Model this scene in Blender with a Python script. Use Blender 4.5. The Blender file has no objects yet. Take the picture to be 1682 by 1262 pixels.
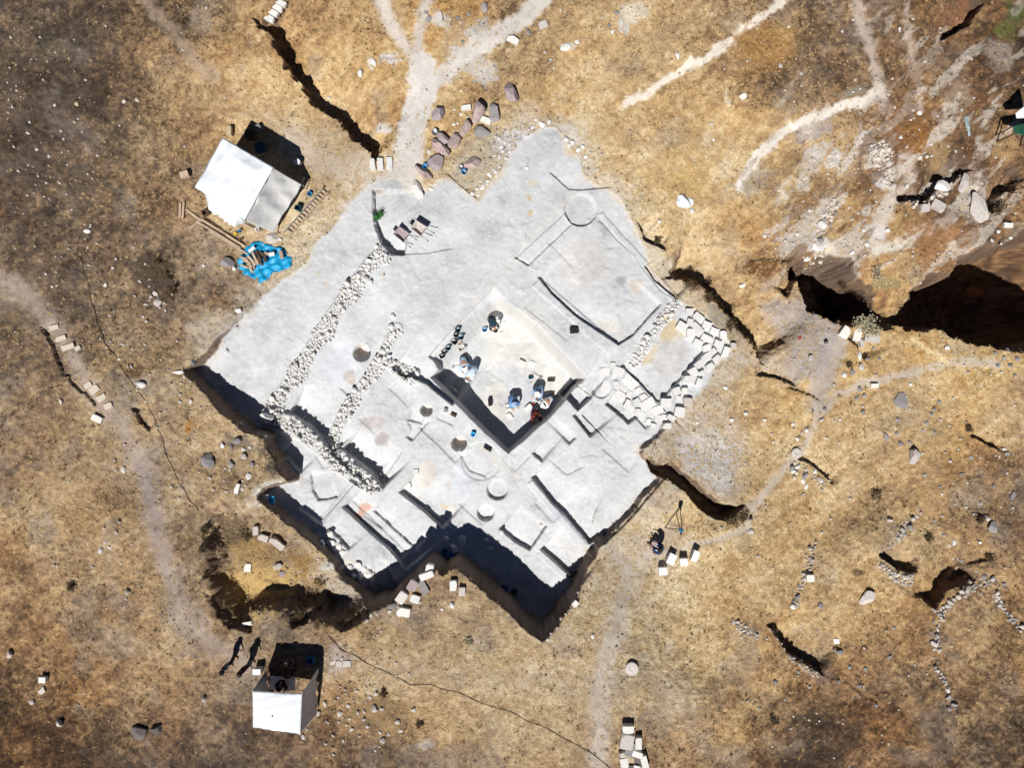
import bpy, bmesh, math, random
import numpy as np
from mathutils import Vector, Matrix, Euler

# ---------------------------------------------------------------- camera, sky, sun, exposure
SC = bpy.context.scene
COL = SC.collection
CAMH, FPX, CX, CY = 42.0, 1121.0, 841.0, 631.0      # camera 42 m above the dig, photo is 1682 px wide
cam_d = bpy.data.cameras.new('Camera'); cam = bpy.data.objects.new('Camera', cam_d); COL.objects.link(cam)
cam.location = (0, 0, CAMH); cam_d.sensor_width = 36; cam_d.lens = FPX / 1682 * 36
cam_d.clip_start = 0.5; cam_d.clip_end = 2000; SC.camera = cam
SHX, SHY = 0.23, 0.76                                # shadow offset per metre of height
w = bpy.data.worlds.new('World'); SC.world = w; w.use_nodes = True
nt = w.node_tree; bg = nt.nodes['Background']; sky = nt.nodes.new('ShaderNodeTexSky')
sky.sky_type = 'NISHITA'; sky.sun_disc = False
sky.altitude = 3000; sky.air_density = 0.45; sky.dust_density = 0.0; sky.ozone_density = 2.0
sky.sun_elevation = math.atan(1 / math.hypot(SHX, SHY)); sky.sun_rotation = math.atan2(-SHX, -SHY)
nt.links.new(sky.outputs[0], bg.inputs[0]); bg.inputs[1].default_value = 0.05
sd = bpy.data.lights.new('Sun', 'SUN'); sun = bpy.data.objects.new('Sun', sd); COL.objects.link(sun)
sd.energy = 5.0; sd.angle = math.radians(0.53); sd.color = (1.0, 0.965, 0.905)
sun.rotation_euler = Vector((SHX, SHY, -1)).to_track_quat('-Z', 'Y').to_euler(); sun.location = (0, 0, 60)
SC.view_settings.view_transform = 'Standard'; SC.view_settings.look = 'None'
SC.view_settings.exposure = 0.12; SC.view_settings.gamma = 1
SC.cycles.max_bounces = 5

# ---------------------------------------------------------------- colour helpers
def lin(c):
    c = np.asarray(c, float) / 255.0
    return np.where(c <= 0.04045, c / 12.92, ((c + 0.055) / 1.055) ** 2.4)
KG = 1.14
def alb(r, g, b):                                    # base colour that shows as this picture colour in full sun
    return tuple(np.clip(lin((r, g, b)) / KG, 0.004, 0.86))

def mat(name, rgb, rough=0.9, noise=0.18, scale=6.0, bump=0.3, bscale=25.0, metal=0.0, rand=0.0, stain=None, spec=0.2):
    m = bpy.data.materials.new(name); m.use_nodes = True; t = m.node_tree; N = t.nodes; L = t.links
    b = N['Principled BSDF']; b.inputs['Roughness'].default_value = rough; b.inputs['Metallic'].default_value = metal
    b.inputs['Specular IOR Level'].default_value = spec
    tc = N.new('ShaderNodeTexCoord')
    src = tc.outputs['Object']
    if rand:
        oi = N.new('ShaderNodeObjectInfo'); ad = N.new('ShaderNodeVectorMath'); ad.operation = 'ADD'
        L.new(src, ad.inputs[0]); L.new(oi.outputs['Random'], ad.inputs[1]); src = ad.outputs[0]
    n1 = N.new('ShaderNodeTexNoise'); n1.inputs['Scale'].default_value = scale; n1.inputs['Detail'].default_value = 6
    L.new(src, n1.inputs['Vector'])
    mr = N.new('ShaderNodeMapRange'); mr.inputs['From Min'].default_value = 0.3; mr.inputs['From Max'].default_value = 0.7
    mr.inputs['To Min'].default_value = 1 - noise; mr.inputs['To Max'].default_value = 1 + noise
    L.new(n1.outputs['Fac'], mr.inputs['Value'])
    hs = N.new('ShaderNodeHueSaturation'); hs.inputs['Color'].default_value = (*rgb, 1)
    val = mr.outputs['Result']
    if stain:
        n3 = N.new('ShaderNodeTexNoise'); n3.inputs['Scale'].default_value = scale * 0.5; L.new(src, n3.inputs['Vector'])
        cr = N.new('ShaderNodeValToRGB'); cr.color_ramp.elements[0].position = 0.45; cr.color_ramp.elements[1].position = 0.62
        cr.color_ramp.elements[0].color = (*rgb, 1); cr.color_ramp.elements[1].color = (*stain, 1)
        L.new(n3.outputs['Fac'], cr.inputs['Fac']); L.new(cr.outputs[0], hs.inputs['Color'])
    if rand:
        mr2 = N.new('ShaderNodeMapRange'); mr2.inputs['To Min'].default_value = 1 - rand; mr2.inputs['To Max'].default_value = 1 + rand
        L.new(oi.outputs['Random'], mr2.inputs['Value']); mu = N.new('ShaderNodeMath'); mu.operation = 'MULTIPLY'
        L.new(val, mu.inputs[0]); L.new(mr2.outputs['Result'], mu.inputs[1]); val = mu.outputs[0]
    L.new(val, hs.inputs['Value']); L.new(hs.outputs[0], b.inputs['Base Color'])
    if bump:
        n2 = N.new('ShaderNodeTexNoise'); n2.inputs['Scale'].default_value = bscale; n2.inputs['Detail'].default_value = 5
        L.new(src, n2.inputs['Vector']); bp = N.new('ShaderNodeBump'); bp.inputs['Strength'].default_value = bump
        bp.inputs['Distance'].default_value = 0.02
        L.new(n2.outputs['Fac'], bp.inputs['Height']); L.new(bp.outputs[0], b.inputs['Normal'])
    return m

# ---------------------------------------------------------------- noise
def _h(ix, iy, s):
    n = (ix.astype(np.int64) * 374761393 + iy.astype(np.int64) * 668265263 + s * 1442695041) & 0xffffffff
    n = ((n ^ (n >> 13)) * 1274126177) & 0xffffffff
    return ((n ^ (n >> 16)) & 0xffffff) / float(0xffffff)
def vn(x, y, s=0):
    ix = np.floor(x); iy = np.floor(y); fx = x - ix; fy = y - iy
    fx = fx * fx * (3 - 2 * fx); fy = fy * fy * (3 - 2 * fy)
    a = _h(ix, iy, s); b = _h(ix + 1, iy, s); c = _h(ix, iy + 1, s); d = _h(ix + 1, iy + 1, s)
    return (a * (1 - fx) + b * fx) * (1 - fy) + (c * (1 - fx) + d * fx) * fy
def fbm(x, y, sc, o=4, s=0, g=0.5):
    v = 0; a = 1; t = 0; x = x / sc; y = y / sc
    for k in range(o):
        v = v + a * vn(x, y, s + 17 * k); t += a; a *= g; x, y = (x * 0.8 - y * 0.6) * 2.03 + 5.1, (x * 0.6 + y * 0.8) * 2.03 + 1.7
    return v / t
def ss(a, b, x):
    t = np.clip((x - a) / (b - a + 1e-12), 0, 1); return t * t * (3 - 2 * t)

# ---------------------------------------------------------------- terrain grid
STEP = 0.052
core_x = np.arange(-34.0, 34.0 + 1e-6, STEP); core_y = np.arange(-26.0, 26.0 + 1e-6, STEP)
def skirt(c):
    out = []; d = STEP; v = c[-1]
    while v < 420: d *= 1.22; v += d; out.append(v)
    out = np.array(out); return np.concatenate([-out[::-1], c, out])
# both cores are symmetric about 0
XS = skirt(core_x); YS = skirt(core_y)
X, Y = np.meshgrid(XS, YS)                            # [row=y, col=x]
NY, NX = X.shape
def hz(x, y, A=None):
    A = Z if A is None else A
    fx = np.interp(x, XS, np.arange(NX)); fy = np.interp(y, YS, np.arange(NY))
    i = np.clip(np.floor(fx).astype(int), 0, NX - 2); j = np.clip(np.floor(fy).astype(int), 0, NY - 2)
    u = fx - i; v = fy - j
    return (A[j, i] * (1 - u) + A[j, i + 1] * u) * (1 - v) + (A[j + 1, i] * (1 - u) + A[j + 1, i + 1] * u) * v
def W(px, py, z=0.0):
    return np.array([(px - CX) / FPX * (CAMH - z), (CY - py) / FPX * (CAMH - z)])
def G(px, py, h=0.0):                                 # the point on the ground (plus h) seen at this place of the photo
    z = 0.0
    for k in range(9):
        p = W(px, py, z + h); z = 0.5 * z + 0.5 * float(hz(p[0], p[1])) if k else float(hz(p[0], p[1]))
    p = W(px, py, z + h)
    return Vector((p[0], p[1], z))
def idw(cps, sigma=80.0):
    gx = np.linspace(XS[0], XS[-1], 8)
    cx = np.arange(-40, 40.1, 0.8); cy = np.arange(-32, 32.1, 0.8); QX, QY = np.meshgrid(cx, cy)
    px = QX * FPX / CAMH + CX; py = CY - QY * FPX / CAMH
    num = 0; den = 1e-30
    for (a, b, v) in cps:
        d2 = (px - a) ** 2 + (py - b) ** 2; k = np.exp(-d2 / (2 * sigma * sigma)) + 1e-3 / (1 + d2 / 4000.0) ** 1.5
        num = num + k * v; den = den + k
    Q = num / den
    fx = np.clip((X + 40) / 0.8, 0, len(cx) - 1.001); fy = np.clip((Y + 32) / 0.8, 0, len(cy) - 1.001)
    i = fx.astype(int); j = fy.astype(int); u = fx - i; v = fy - j
    return (Q[j, i] * (1 - u) + Q[j, i + 1] * u) * (1 - v) + (Q[j + 1, i] * (1 - u) + Q[j + 1, i + 1] * u) * v

Z = idw([(0,0,.8),(400,0,.6),(850,0,.3),(1250,0,.3),(1682,0,.5),(0,400,1.0),(200,300,.6),(330,250,.2),(450,300,.1),(400,480,.1),
 (315,560,.35),(286,625,1.1),(360,700,1.2),(430,760,1.1),(250,700,1.2),(100,700,1.4),(0,900,1.8),(250,950,1.7),(330,1050,1.9),(600,1060,1.9),
 (700,980,2.0),(800,1010,2.0),(890,1080,1.9),(960,1010,1.7),(990,950,1.1),(1020,890,.0),(1060,848,.05),(1085,800,.0),(1040,905,.1),(1100,850,.8),(1110,800,.5),
 (1130,930,1.2),(1200,890,1.0),(1250,800,.6),(1200,760,-.1),(1150,720,-.2),(1220,650,0),(1300,620,.2),(1400,700,.5),(1600,800,.8),
 (1400,1000,1.4),(350,545,.0),(372,525,.0),(1682,1262,1.8),(1000,1200,1.9),(500,1262,2),(0,1262,2),(1200,500,0),(1300,400,0),(1500,300,.2),(1650,300,.5),
 (1150,400,0),(1000,200,0),(700,200,0),(600,300,0),(550,400,0),(480,460,0),(640,600,0),(900,600,0),(700,800,0)], 55)
FLOOR = idw([(365,560,-.1),(390,530,.0),(330,615,-.9),(400,640,-1.0),(450,500,-.1),(600,400,0),(800,300,0),(900,250,0),(430,680,-1.0),(550,600,-.5),(600,720,-.6),(500,820,-.35),(440,815,.0),(470,850,-.1),(520,880,-.3),(500,760,-.5),
 (570,940,-.55),(650,900,-1.1),(700,880,-1.1),(850,950,-1.4),(890,1000,-1.4),(950,850,-.8),(1005,872,-.25),(1045,825,-.2),(1080,780,-.25),(1000,700,-.4),(1000,450,-.05),(1100,600,-.1),
 (1050,760,-.5),(940,930,-1.1),(750,600,-.2),(700,500,-.05),(950,500,-.1),(780,780,-.7)], 60)
NW1 = fbm(X, Y, 0.9, 4, 3) - 0.5; NW2 = fbm(X, Y, 0.9, 4, 91) - 0.5
NH1 = fbm(X, Y, 0.22, 2, 203) - 0.5; NH2 = fbm(X, Y, 0.22, 2, 291) - 0.5

def window(P, pad):
    x0, y0 = P.min(0) - pad; x1, y1 = P.max(0) + pad
    i0, i1 = np.searchsorted(XS, [x0, x1]); j0, j1 = np.searchsorted(YS, [y0, y1])
    return slice(max(j0 - 1, 0), min(j1 + 1, NY)), slice(max(i0 - 1, 0), min(i1 + 1, NX))
def conv(pts):
    return np.array([G(a, b)[:2] for a, b in pts])
def sdist(P, wx, wy):                                 # signed distance, positive inside
    n = len(P); d2 = np.full(wx.shape, 1e9); ins = np.zeros(wx.shape, bool)
    for k in range(n):
        a = P[k]; b = P[(k + 1) % n]; e = b - a; L2 = e @ e + 1e-12
        t = np.clip(((wx - a[0]) * e[0] + (wy - a[1]) * e[1]) / L2, 0, 1)
        d2 = np.minimum(d2, (wx - a[0] - t * e[0]) ** 2 + (wy - a[1] - t * e[1]) ** 2)
        c = ((a[1] > wy) != (b[1] > wy)); xx = (b[0] - a[0]) * (wy - a[1]) / (b[1] - a[1] + 1e-12) + a[0]
        ins ^= c & (wx < xx)
    return np.where(ins, 1, -1) * np.sqrt(d2)
def ldist(P, wx, wy):                                 # distance to a polyline, side (+ left), overshoot past the ends
    d2 = np.full(wx.shape, 1e9); side = np.zeros(wx.shape); over = np.zeros(wx.shape)
    for k in range(len(P) - 1):
        a = P[k]; b = P[k + 1]; e = b - a; L = math.sqrt(e @ e) + 1e-9
        tr = ((wx - a[0]) * e[0] + (wy - a[1]) * e[1]) / L; t = np.clip(tr, 0, L)
        q = (wx - a[0] - t * e[0] / L) ** 2 + (wy - a[1] - t * e[1] / L) ** 2
        s = np.sign(e[0] * (wy - a[1]) - e[1] * (wx - a[0]))
        o = np.zeros(wx.shape)
        if k == 0: o = np.maximum(o, -tr)
        if k == len(P) - 2: o = np.maximum(o, tr - L)
        m = q < d2 - 1e-9
        # on the outside of a bend the side is taken from the sharper segment
        d2 = np.where(m, q, d2); side = np.where(m, s, side); over = np.where(m, o, over)
    return np.sqrt(d2), side, over

WARP = 0.12
def wxy(sl, warp):
    return X[sl] + NW1[sl] * 2 * warp + NH1[sl] * min(warp, .2) * .75, Y[sl] + NW2[sl] * 2 * warp + NH2[sl] * min(warp, .2) * .75
def level(pts, target, wd=0.12, warp=0.12, soft=None, pad=1.0, rel=False, P=None):
    P = conv(pts) if P is None else P; sl = window(P, pad + wd); wx, wy = wxy(sl, warp)
    t = ss(0, wd, sdist(P, wx, wy))
    if soft:
        for pl, width in soft:
            d, _, _ = ldist(conv(pl), wx, wy); t = t * ss(0, width, d)
    tg = target[sl] if isinstance(target, np.ndarray) else (Z[sl] + target if rel else target)
    Z[sl] = Z[sl] * (1 - t) + tg * t
    return sl, t
def scarp(pts, d, D=2.5, wd=0.06, warp=0.05, end=0.25):
    P = conv(pts); sl = window(P, D * 2.2); wx, wy = wxy(sl, warp)
    q, s, o = ldist(P, wx, wy)
    e = np.where(s > 0, ss(0, wd, q) * np.exp(-(q / D) ** 2), 0) * np.exp(-(np.maximum(o, 0) / end) ** 2)
    Z[sl] -= d * e
def ridge(pts, wpx, h, wd=0.08, warp=0.06, P=None):
    P = conv(pts) if P is None else P; hw = wpx * 0.5 * CAMH / FPX; sl = window(P, hw + 1); wx, wy = wxy(sl, warp)
    q, s, o = ldist(P, wx, wy); t = ss(0, wd, hw - q); Z[sl] += h * t
def disc(px, py, rpx, dz, wd=0.05, warp=0.02):
    c = G(px, py); r = rpx * CAMH / FPX; P = np.array([c[:2]]); sl = window(P, r + 1); wx, wy = wxy(sl, warp)
    q = np.hypot(wx - c[0], wy - c[1]); Z[sl] += dz * ss(0, wd, r - q)
    return c, r

OUT = [(296,610),(345,570),(372,540),(400,512),(450,470),(500,432),(515,400),(545,372),(575,330),(605,300),(640,290),(690,312),(735,287),(782,325),
 (830,262),(862,225),(888,208),(912,208),(940,240),(955,268),(962,292),(1000,308),(1025,330),(1048,375),(1072,430),(1112,490),(1155,512),(1205,562),
 (1205,580),(1150,645),(1110,690),(1065,735),(1055,745),(1092,785),(1050,835),(1020,865),(1000,890),(985,905),(968,935),(947,982),(915,1035),(897,1049),
 (890,1056),(858,1031),(821,994),(775,959),(750,931),(727,946),(708,929),(691,946),(670,967),(633,998),(600,1004),(560,955),(525,905),(490,874),
 (460,850),(420,820),(432,802),(475,790),(452,770),(440,745),(432,722),(405,712),(365,680),(330,645)]
# the old overgrown trench south-west of the dig
level([(333,835),(328,880),(334,930),(342,985),(362,1018),(392,1030),(440,1018),(480,1022),(520,1036),(560,1040),(605,1010),(640,985),(600,940),(520,880),(440,830),(400,812),(360,818)],
      0.35, 1.25, 0.35, soft=[([(430,1018),(490,1020)], 1.6)])
POUT = conv(OUT)
slO, tO = level(None, FLOOR, 0.25, 0.17, P=POUT)
EXC = np.zeros(X.shape); EXC[slO] = tO
_sl = window(POUT, 3); SDO = np.full(X.shape, -9.); SDO[_sl] = sdist(POUT, *wxy(_sl, .3)); del _sl
# ravine on the right, broad banks and ditches
level([(1314,440),(1350,416),(1398,418),(1416,446),(1438,466),(1450,492),(1456,522),(1436,536),(1390,536),(1338,520),(1316,490)], -4.6, 0.9, 0.4)
level([(1510,462),(1530,436),(1562,446),(1574,410),(1620,404),(1662,382),(1700,360),(1900,300),(2200,280),(2200,720),(1900,660),(1700,585),(1640,574),(1600,562),(1545,542),(1505,540),(1497,515)], -8.5, 1.6, 0.5)
scarp([(1303,448),(1316,488),(1338,518),(1392,534),(1440,540)], 1.8, 2.4, 0.3, 0.35, .8)
scarp([(1440,538),(1500,542)], .7, 1.6, .3, .3, .5)
scarp([(1505,543),(1540,545),(1600,566),(1640,575),(1700,560),(1750,550)], 2.2, 2.6, 0.2, 0.35, 1.0)
scarp([(432,45),(448,62),(456,90),(475,115),(500,150),(512,172),(535,186),(556,200),(575,225),(602,246)], 1.55, 2.6, 0.15, 0.35, 0.6)
scarp([(1118,462),(1150,470),(1176,498),(1208,540),(1243,580)], 1.6, 2.8, 0.7, 0.3, 0.6)
scarp([(1052,372),(1062,398),(1085,408)], .6, 1.0, .1, .2)
scarp([(1267,1035),(1290,1070),(1345,1105)], .8, 1.6, .1, .2)
scarp([(1355,1110),(1400,1130),(1440,1160)], .1, 1.2, .1, .2)
scarp([(1545,995),(1556,972),(1592,953)], 1.0, 1.5, .12, .2)
scarp([(1450,920),(1475,938),(1500,942)], .8, 1.2, .1, .2)
scarp([(1557,60),(1590,40),(1614,10)], 1.0, 1.5, .1, .2)
scarp([(1480,330),(1515,330),(1560,300),(1590,285)], .9, 1.5, .1, .3)
scarp([(1635,340),(1652,318),(1678,300)], 1.0, 1.4, .12, .3)
scarp([(68,545),(85,580),(97,612)], .25, 1.0, .1, .15); scarp([(108,620),(132,645),(152,662)], .2, 1.0, .1, .15)
scarp([(218,675),(232,698),(240,705)], .3, .8, .1, .1)
scarp([(1252,618),(1275,622),(1302,633)], .4, 1.4, .1, .12)
scarp([(1318,757),(1340,770),(1362,792)], .35, 1.2, .1, .1); scarp([(1398,560),(1410,572),(1415,584)], .6, 1.0, .1, .1)
scarp([(340,985),(350,1010),(375,1030),(400,1035)], .6, 1.6, .3, .3); scarp([(490,1030),(520,1020),(560,1045),(600,1020),(640,995)], .7, 1.6, .3, .3)
pass
scarp([(1600,720),(1625,735),(1640,740)], .4, 1.0, .1, .1); scarp([(1555,968),(1590,930),(1625,920)], .2, 1.0, .1, .1)
scarp([(1300,640),(1340,655)], .2, 1.0, .1, .1); scarp([(1235,432),(1262,428),(1300,440)], .25, 1.2, .3, .3)
scarp([(1300,478),(1308,462),(1312,444)], .9, .8, .1, .1)
# curved trench south-east of the paved room
sl, t = level([(1055,742),(1064,752),(1090,760),(1110,762),(1128,775),(1150,798),(1170,815),(1185,828),(1212,832),(1232,826),(1205,848),(1195,858),(1160,848),(1130,815),(1100,790),(1070,775),(1060,762)],
      -1.25, .18, .2, soft=[([(1056,738),(1090,756),(1112,758),(1150,794),(1190,826),(1235,822)], .5)])
# rooms, walls and steps inside the dig
level([(808,474),(838,497),(880,528),(925,575),(966,620),(945,640),(900,690),(835,746),(795,710),(750,665),(704,620),(718,607),(706,582),(760,522)], -2.25, .18, .05,
      soft=[([(806,472),(838,497),(880,528),(925,575),(970,622)], .75), ([(808,474),(760,522),(706,582)], 1.6)])
scarp([(809,473),(785,497),(760,522),(732,552),(704,584)], .3, .9, .05, .03, .05)
for a in [
 ([(875,788),(905,826),(930,850),(968,896),(986,884)], .55), ([(886,458),(905,482),(945,520),(1016,568),(1040,552),(1085,502)], .3),
 ([(848,424),(868,437),(937,371)], .18), ([(985,365),(1040,420),(1085,478),(1110,495)], .1), ([(1022,603),(1050,630),(1082,664),(1130,612),(1158,580)], .3),
 ([(997,667),(1020,686),(1032,698),(1046,688)], .4), ([(943,686),(967,716)], .4), ([(922,650),(950,676),(970,656)], .8), ([(950,636),(968,650)], .4),
 ([(478,682),(510,700),(545,742)], .55), ([(562,742),(590,765),(625,800)], .8), ([(658,812),(690,836),(724,867)], .5), ([(565,836),(610,878),(640,905),(664,934)], .5),
 ([(615,843),(645,870),(680,902)], .2), ([(495,840),(527,862)], .18), ([(525,860),(556,828),(585,793)], .14), ([(510,782),(513,808),(522,823),(540,822),(552,818)], .2),
 ([(540,873),(555,885),(570,902)], .25), ([(822,872),(845,892),(871,906),(897,868)], .4), ([(890,906),(915,928),(942,952)], .5),
 ([(669,720),(677,726),(702,697)], .2), ([(628,790),(660,745)], .14), ([(673,692),(690,697)], .16), ([(645,607),(662,622),(676,621),(700,632),(740,664)], .5),
 ([(612,315),(611,340),(614,370),(625,398),(640,416),(660,419)], .6), ([(640,420),(700,417),(740,410)], .1), ([(1046,690),(1058,703)], .2),
 ([(700,738),(760,790),(800,800)], .0), ([(905,285),(935,312),(960,312),(1000,308)], .15), ([(1060,440),(1075,462),(1108,490)], .3), ([(520,935),(545,952)], .0),
 ([(690,705),(715,728),(745,760)], .1), ([(640,640),(668,668)], .08), ([(590,690),(612,712)], .07), ([(745,770),(700,820)], .07), ([(905,760),(930,782),(955,770)], .1), ([(990,740),(1030,775)], .08), ([(700,835),(745,870)], .1), ([(600,850),(625,868)], .1), ([(755,830),(790,862)], .08), ([(880,830),(905,858)], .08), ([(700,560),(640,500)], .0), ([(860,505),(930,560)], .06), ([(900,400),(940,440)], .05), ([(820,520),(760,560)], .0), ([(500,720),(530,770)], .08), ([(470,590),(500,610)], .05), ([(640,905),(655,918)], .1), ([(720,690),(742,700)], .1), ([(1010,640),(1035,660)], .1),
 ([(1000,890),(1025,866),(1050,838),(1092,788)], .22), ([(575,790),(600,806),(622,806)], .3), ([(543,745),(575,775),(600,795)], .3), ([(848,775),(870,752)], .08), ([(938,728),(944,722)], .3),
 ([(757,752),(770,775),(795,784)], .12), ([(745,636),(752,643)], .3), ([(876,748),(888,758)], .3), ([(560,640),(576,655)], .1), ([(462,745),(478,760),(492,775)], .25),
 ([(968,850),(1000,882)], .0), ([(735,287),(755,305),(782,327)], .12), ([(590,950),(610,965)],.0)]:
    if a[1] > 0: scarp(a[0], a[1], 1.6 if a[1] > .25 else 1.0, .05, .03, .12)
for (a, b, r, d) in [(954,345,27,-.2),(817,805,18,-.3),(798,843,15,-.38),(988,640,15,-.15),(790,758,33,-.07),(594,580,14.5,-.95),(700,674,10.5,-.75),(754,729,13,-.85),(641,855,8,-.06),(672,800,0.1,0)]:
    if d: disc(a, b, r, d)
# low earthen walls left standing between rooms: (label, outline, rise)
WALLS = [
 ('low straight mudbrick wall along the north-west side of the square room with the round platform', [(868,432),(938,367),(928,350),(846,424)], .10),
 ('long mudbrick wall south-west of the square empty room, beside the black bag', [(888,455),(1015,566),(1000,585),(872,470)], .10),
 ('thin mudbrick wall running north-east from the round platform to the ashlar blocks', [(980,352),(990,348),(1115,486),(1105,497)], .08),
 ('narrow mudbrick wall between the lower terrace rooms, beside a reddish burnt patch', [(570,830),(580,822),(672,912),(662,930)], .08),
 ('long mudbrick wall with a deep black shadow south-west of the large bare room', [(865,795),(875,787),(966,896),(955,908)], .08),
 ('short mudbrick wall on the southern terrace above the deep trench corner', [(880,912),(890,904),(942,950),(932,960)], .06),
 ('low mudbrick wall crossing the western terrace beside the rounded basin', [(528,868),(518,860),(578,790),(588,798)], .06),
]
WALLID = np.zeros(X.shape, np.int16)
for k, (lb, pts, h) in enumerate(WALLS):
    P = conv(pts); sl = window(P, .5); wx, wy = wxy(sl, .03); s_ = sdist(P, wx, wy); Z[sl] += h * ss(0, .08, s_)
    WALLID[sl][s_ > 0.0] = k + 1
RW = [ # rubble walls: label, line, width px, height
 ('long curving rubble wall of white stones from the corner pit up to the two wheelbarrows', [(632,415),(612,432),(585,466),(560,502),(535,540),(510,580),(482,622),(462,650),(446,676)], 27, .12),
 ('short rubble wall of white stones east of the long curving one, beside a round pit', [(652,540),(640,562),(628,590),(612,614),(585,648),(565,684),(548,716),(540,735)], 21, .10),
 ('rubble wall of small white stones running south-east from the corner pit across the terrace', [(440,684),(475,694),(505,715),(545,748),(585,778),(618,800)], 30, .25),
 ('stub of rubble wall branching from beside the round dark pit towards the central trench', [(630,592),(655,606),(682,624)], 22, .10),
]
for lb, pts, wp, h in RW: ridge(pts, wp, h)

# ---------------------------------------------------------------- surface colour (ground colours, with lens falloff painted in through tone)
C = lambda r, g, b: lin((r, g, b)) / KG
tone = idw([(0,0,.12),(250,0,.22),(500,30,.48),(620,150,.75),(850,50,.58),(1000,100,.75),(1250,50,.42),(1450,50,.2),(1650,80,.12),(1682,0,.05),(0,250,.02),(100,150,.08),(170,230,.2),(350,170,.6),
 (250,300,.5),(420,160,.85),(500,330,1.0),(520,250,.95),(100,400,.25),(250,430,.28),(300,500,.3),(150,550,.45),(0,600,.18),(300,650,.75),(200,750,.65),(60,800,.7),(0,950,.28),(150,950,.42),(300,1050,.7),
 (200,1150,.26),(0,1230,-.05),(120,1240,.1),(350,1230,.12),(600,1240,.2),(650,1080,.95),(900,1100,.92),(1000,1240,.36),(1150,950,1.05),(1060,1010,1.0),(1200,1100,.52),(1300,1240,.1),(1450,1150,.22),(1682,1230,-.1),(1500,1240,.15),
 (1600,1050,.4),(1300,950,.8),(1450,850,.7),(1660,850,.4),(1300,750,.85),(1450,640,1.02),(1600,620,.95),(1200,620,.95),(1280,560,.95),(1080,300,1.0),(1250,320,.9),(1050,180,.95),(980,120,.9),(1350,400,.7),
 (1450,450,.6),(1550,230,.35),(1640,400,.25),(1000,300,.9),(1250,450,.75),(400,950,.5),(560,1000,.35),(700,1000,.6),(1050,870,.95)], 70)  # vegetation tone; frame edges and corners darkened further to paint in lens falloff
rust = idw([(0,0,.3),(100,900,.6),(0,1000,.9),(0,700,.3),(1500,120,.8),(1600,230,.9),(1500,400,.8),(1600,400,1),(1450,300,.6),(1300,100,.5),(1400,900,.5),(1682,1000,.5),(1250,1150,.6),
 (600,1230,.5),(200,150,.3),(1000,100,.3),(850,400,.1),(1000,1000,.1),(300,700,.1),(1200,700,.4),(700,1000,.1),(560,60,.6),(350,400,.3),(1550,800,.6)], 90)
n_l = fbm(X, Y, 4.5, 5, 11); n_m = fbm(X + NW1, Y + NW2, 1.2, 4, 23); n_s = fbm(X, Y, 0.28, 3, 31)
fr = np.clip(X * 0.7 + Y * .7, -1e9, 1e9); st = fbm((X + Y) * 0.25, (X - Y), 0.5, 3, 41)     # wind-laid streaks
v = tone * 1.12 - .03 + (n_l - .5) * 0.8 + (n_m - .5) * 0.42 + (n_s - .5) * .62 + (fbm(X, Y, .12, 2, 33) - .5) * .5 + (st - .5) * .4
def ramp(v, stops):
    out = np.zeros(v.shape + (3,))
    ps = [s[0] for s in stops]; cs = np.array([s[1] for s in stops])
    for k in range(3): out[..., k] = np.interp(v, ps, cs[:, k])
    return out
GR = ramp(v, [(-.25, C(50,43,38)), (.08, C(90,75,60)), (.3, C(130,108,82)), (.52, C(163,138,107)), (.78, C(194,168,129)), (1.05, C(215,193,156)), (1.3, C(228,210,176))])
RU = ramp(v, [(-.25, C(50,36,28)), (.08, C(88,62,42)), (.3, C(124,90,58)), (.52, C(158,118,76)), (.78, C(190,150,98)), (1.05, C(212,178,124)), (1.3, C(226,202,158))])
k = np.clip(rust + (fbm(X, Y, 2.5, 3, 55) - .5) * 1.2, 0, 1)[..., None]
COLR = GR * (1 - k) + RU * k
# greyer bare soil showing through the dry grass
greyf = idw([(150,600,.55),(100,450,.5),(300,700,.45),(230,850,.6),(350,1060,.5),(150,1000,.25),(600,1100,.55),(900,1110,.5),(700,1180,.3),(100,200,.45),(300,130,.2),(850,150,.0),(1100,250,.0),(1200,500,.1),(1400,650,.05),(1300,950,.0),(1500,1150,.2),(1600,900,.3),(1450,300,.35),(1550,150,.25),(1650,50,.3),(500,100,.1),(0,1100,.1)], 80)
bare = greyf * .55 + ss(.56, .74, fbm(X + 30, Y, 2.2, 5, 61)) * .4
bare = np.clip(bare, 0, .8)
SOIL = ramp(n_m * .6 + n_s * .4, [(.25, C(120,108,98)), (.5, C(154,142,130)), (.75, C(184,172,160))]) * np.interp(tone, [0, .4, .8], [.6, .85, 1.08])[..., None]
COLR = COLR * (1 - bare[..., None]) + SOIL * bare[..., None]
MIX = np.zeros(X.shape)
def paint(sl, t, rgb, vary=.10):
    c = C(*rgb)[None, None, :] * (1 + (n_m[sl] - .5)[..., None] * vary * 4 + (n_s[sl] - .5)[..., None] * vary * 2)
    COLR[sl] = COLR[sl] * (1 - t[..., None]) + c * t[..., None]
PATH = np.zeros(X.shape)
def trail(pts, wpx, rgb=(186,176,168), s=.9, soft=.35, warp=.2, cls=True):
    if cls: rgb = tuple(min(240, c + 12) for c in rgb); s = min(1, s + .08); soft *= .7; wpx *= 1.12
    P = conv(pts); hw = wpx * .5 * CAMH / FPX; sl = window(P, hw + 1.5); wx, wy = wxy(sl, warp); q, _, o = ldist(P, wx, wy)
    t = ss(-soft, soft, hw - q + (n_s[sl] - .5) * .35) * s
    paint(sl, t, rgb)
    if cls: PATH[sl] = np.maximum(PATH[sl], t)
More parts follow.
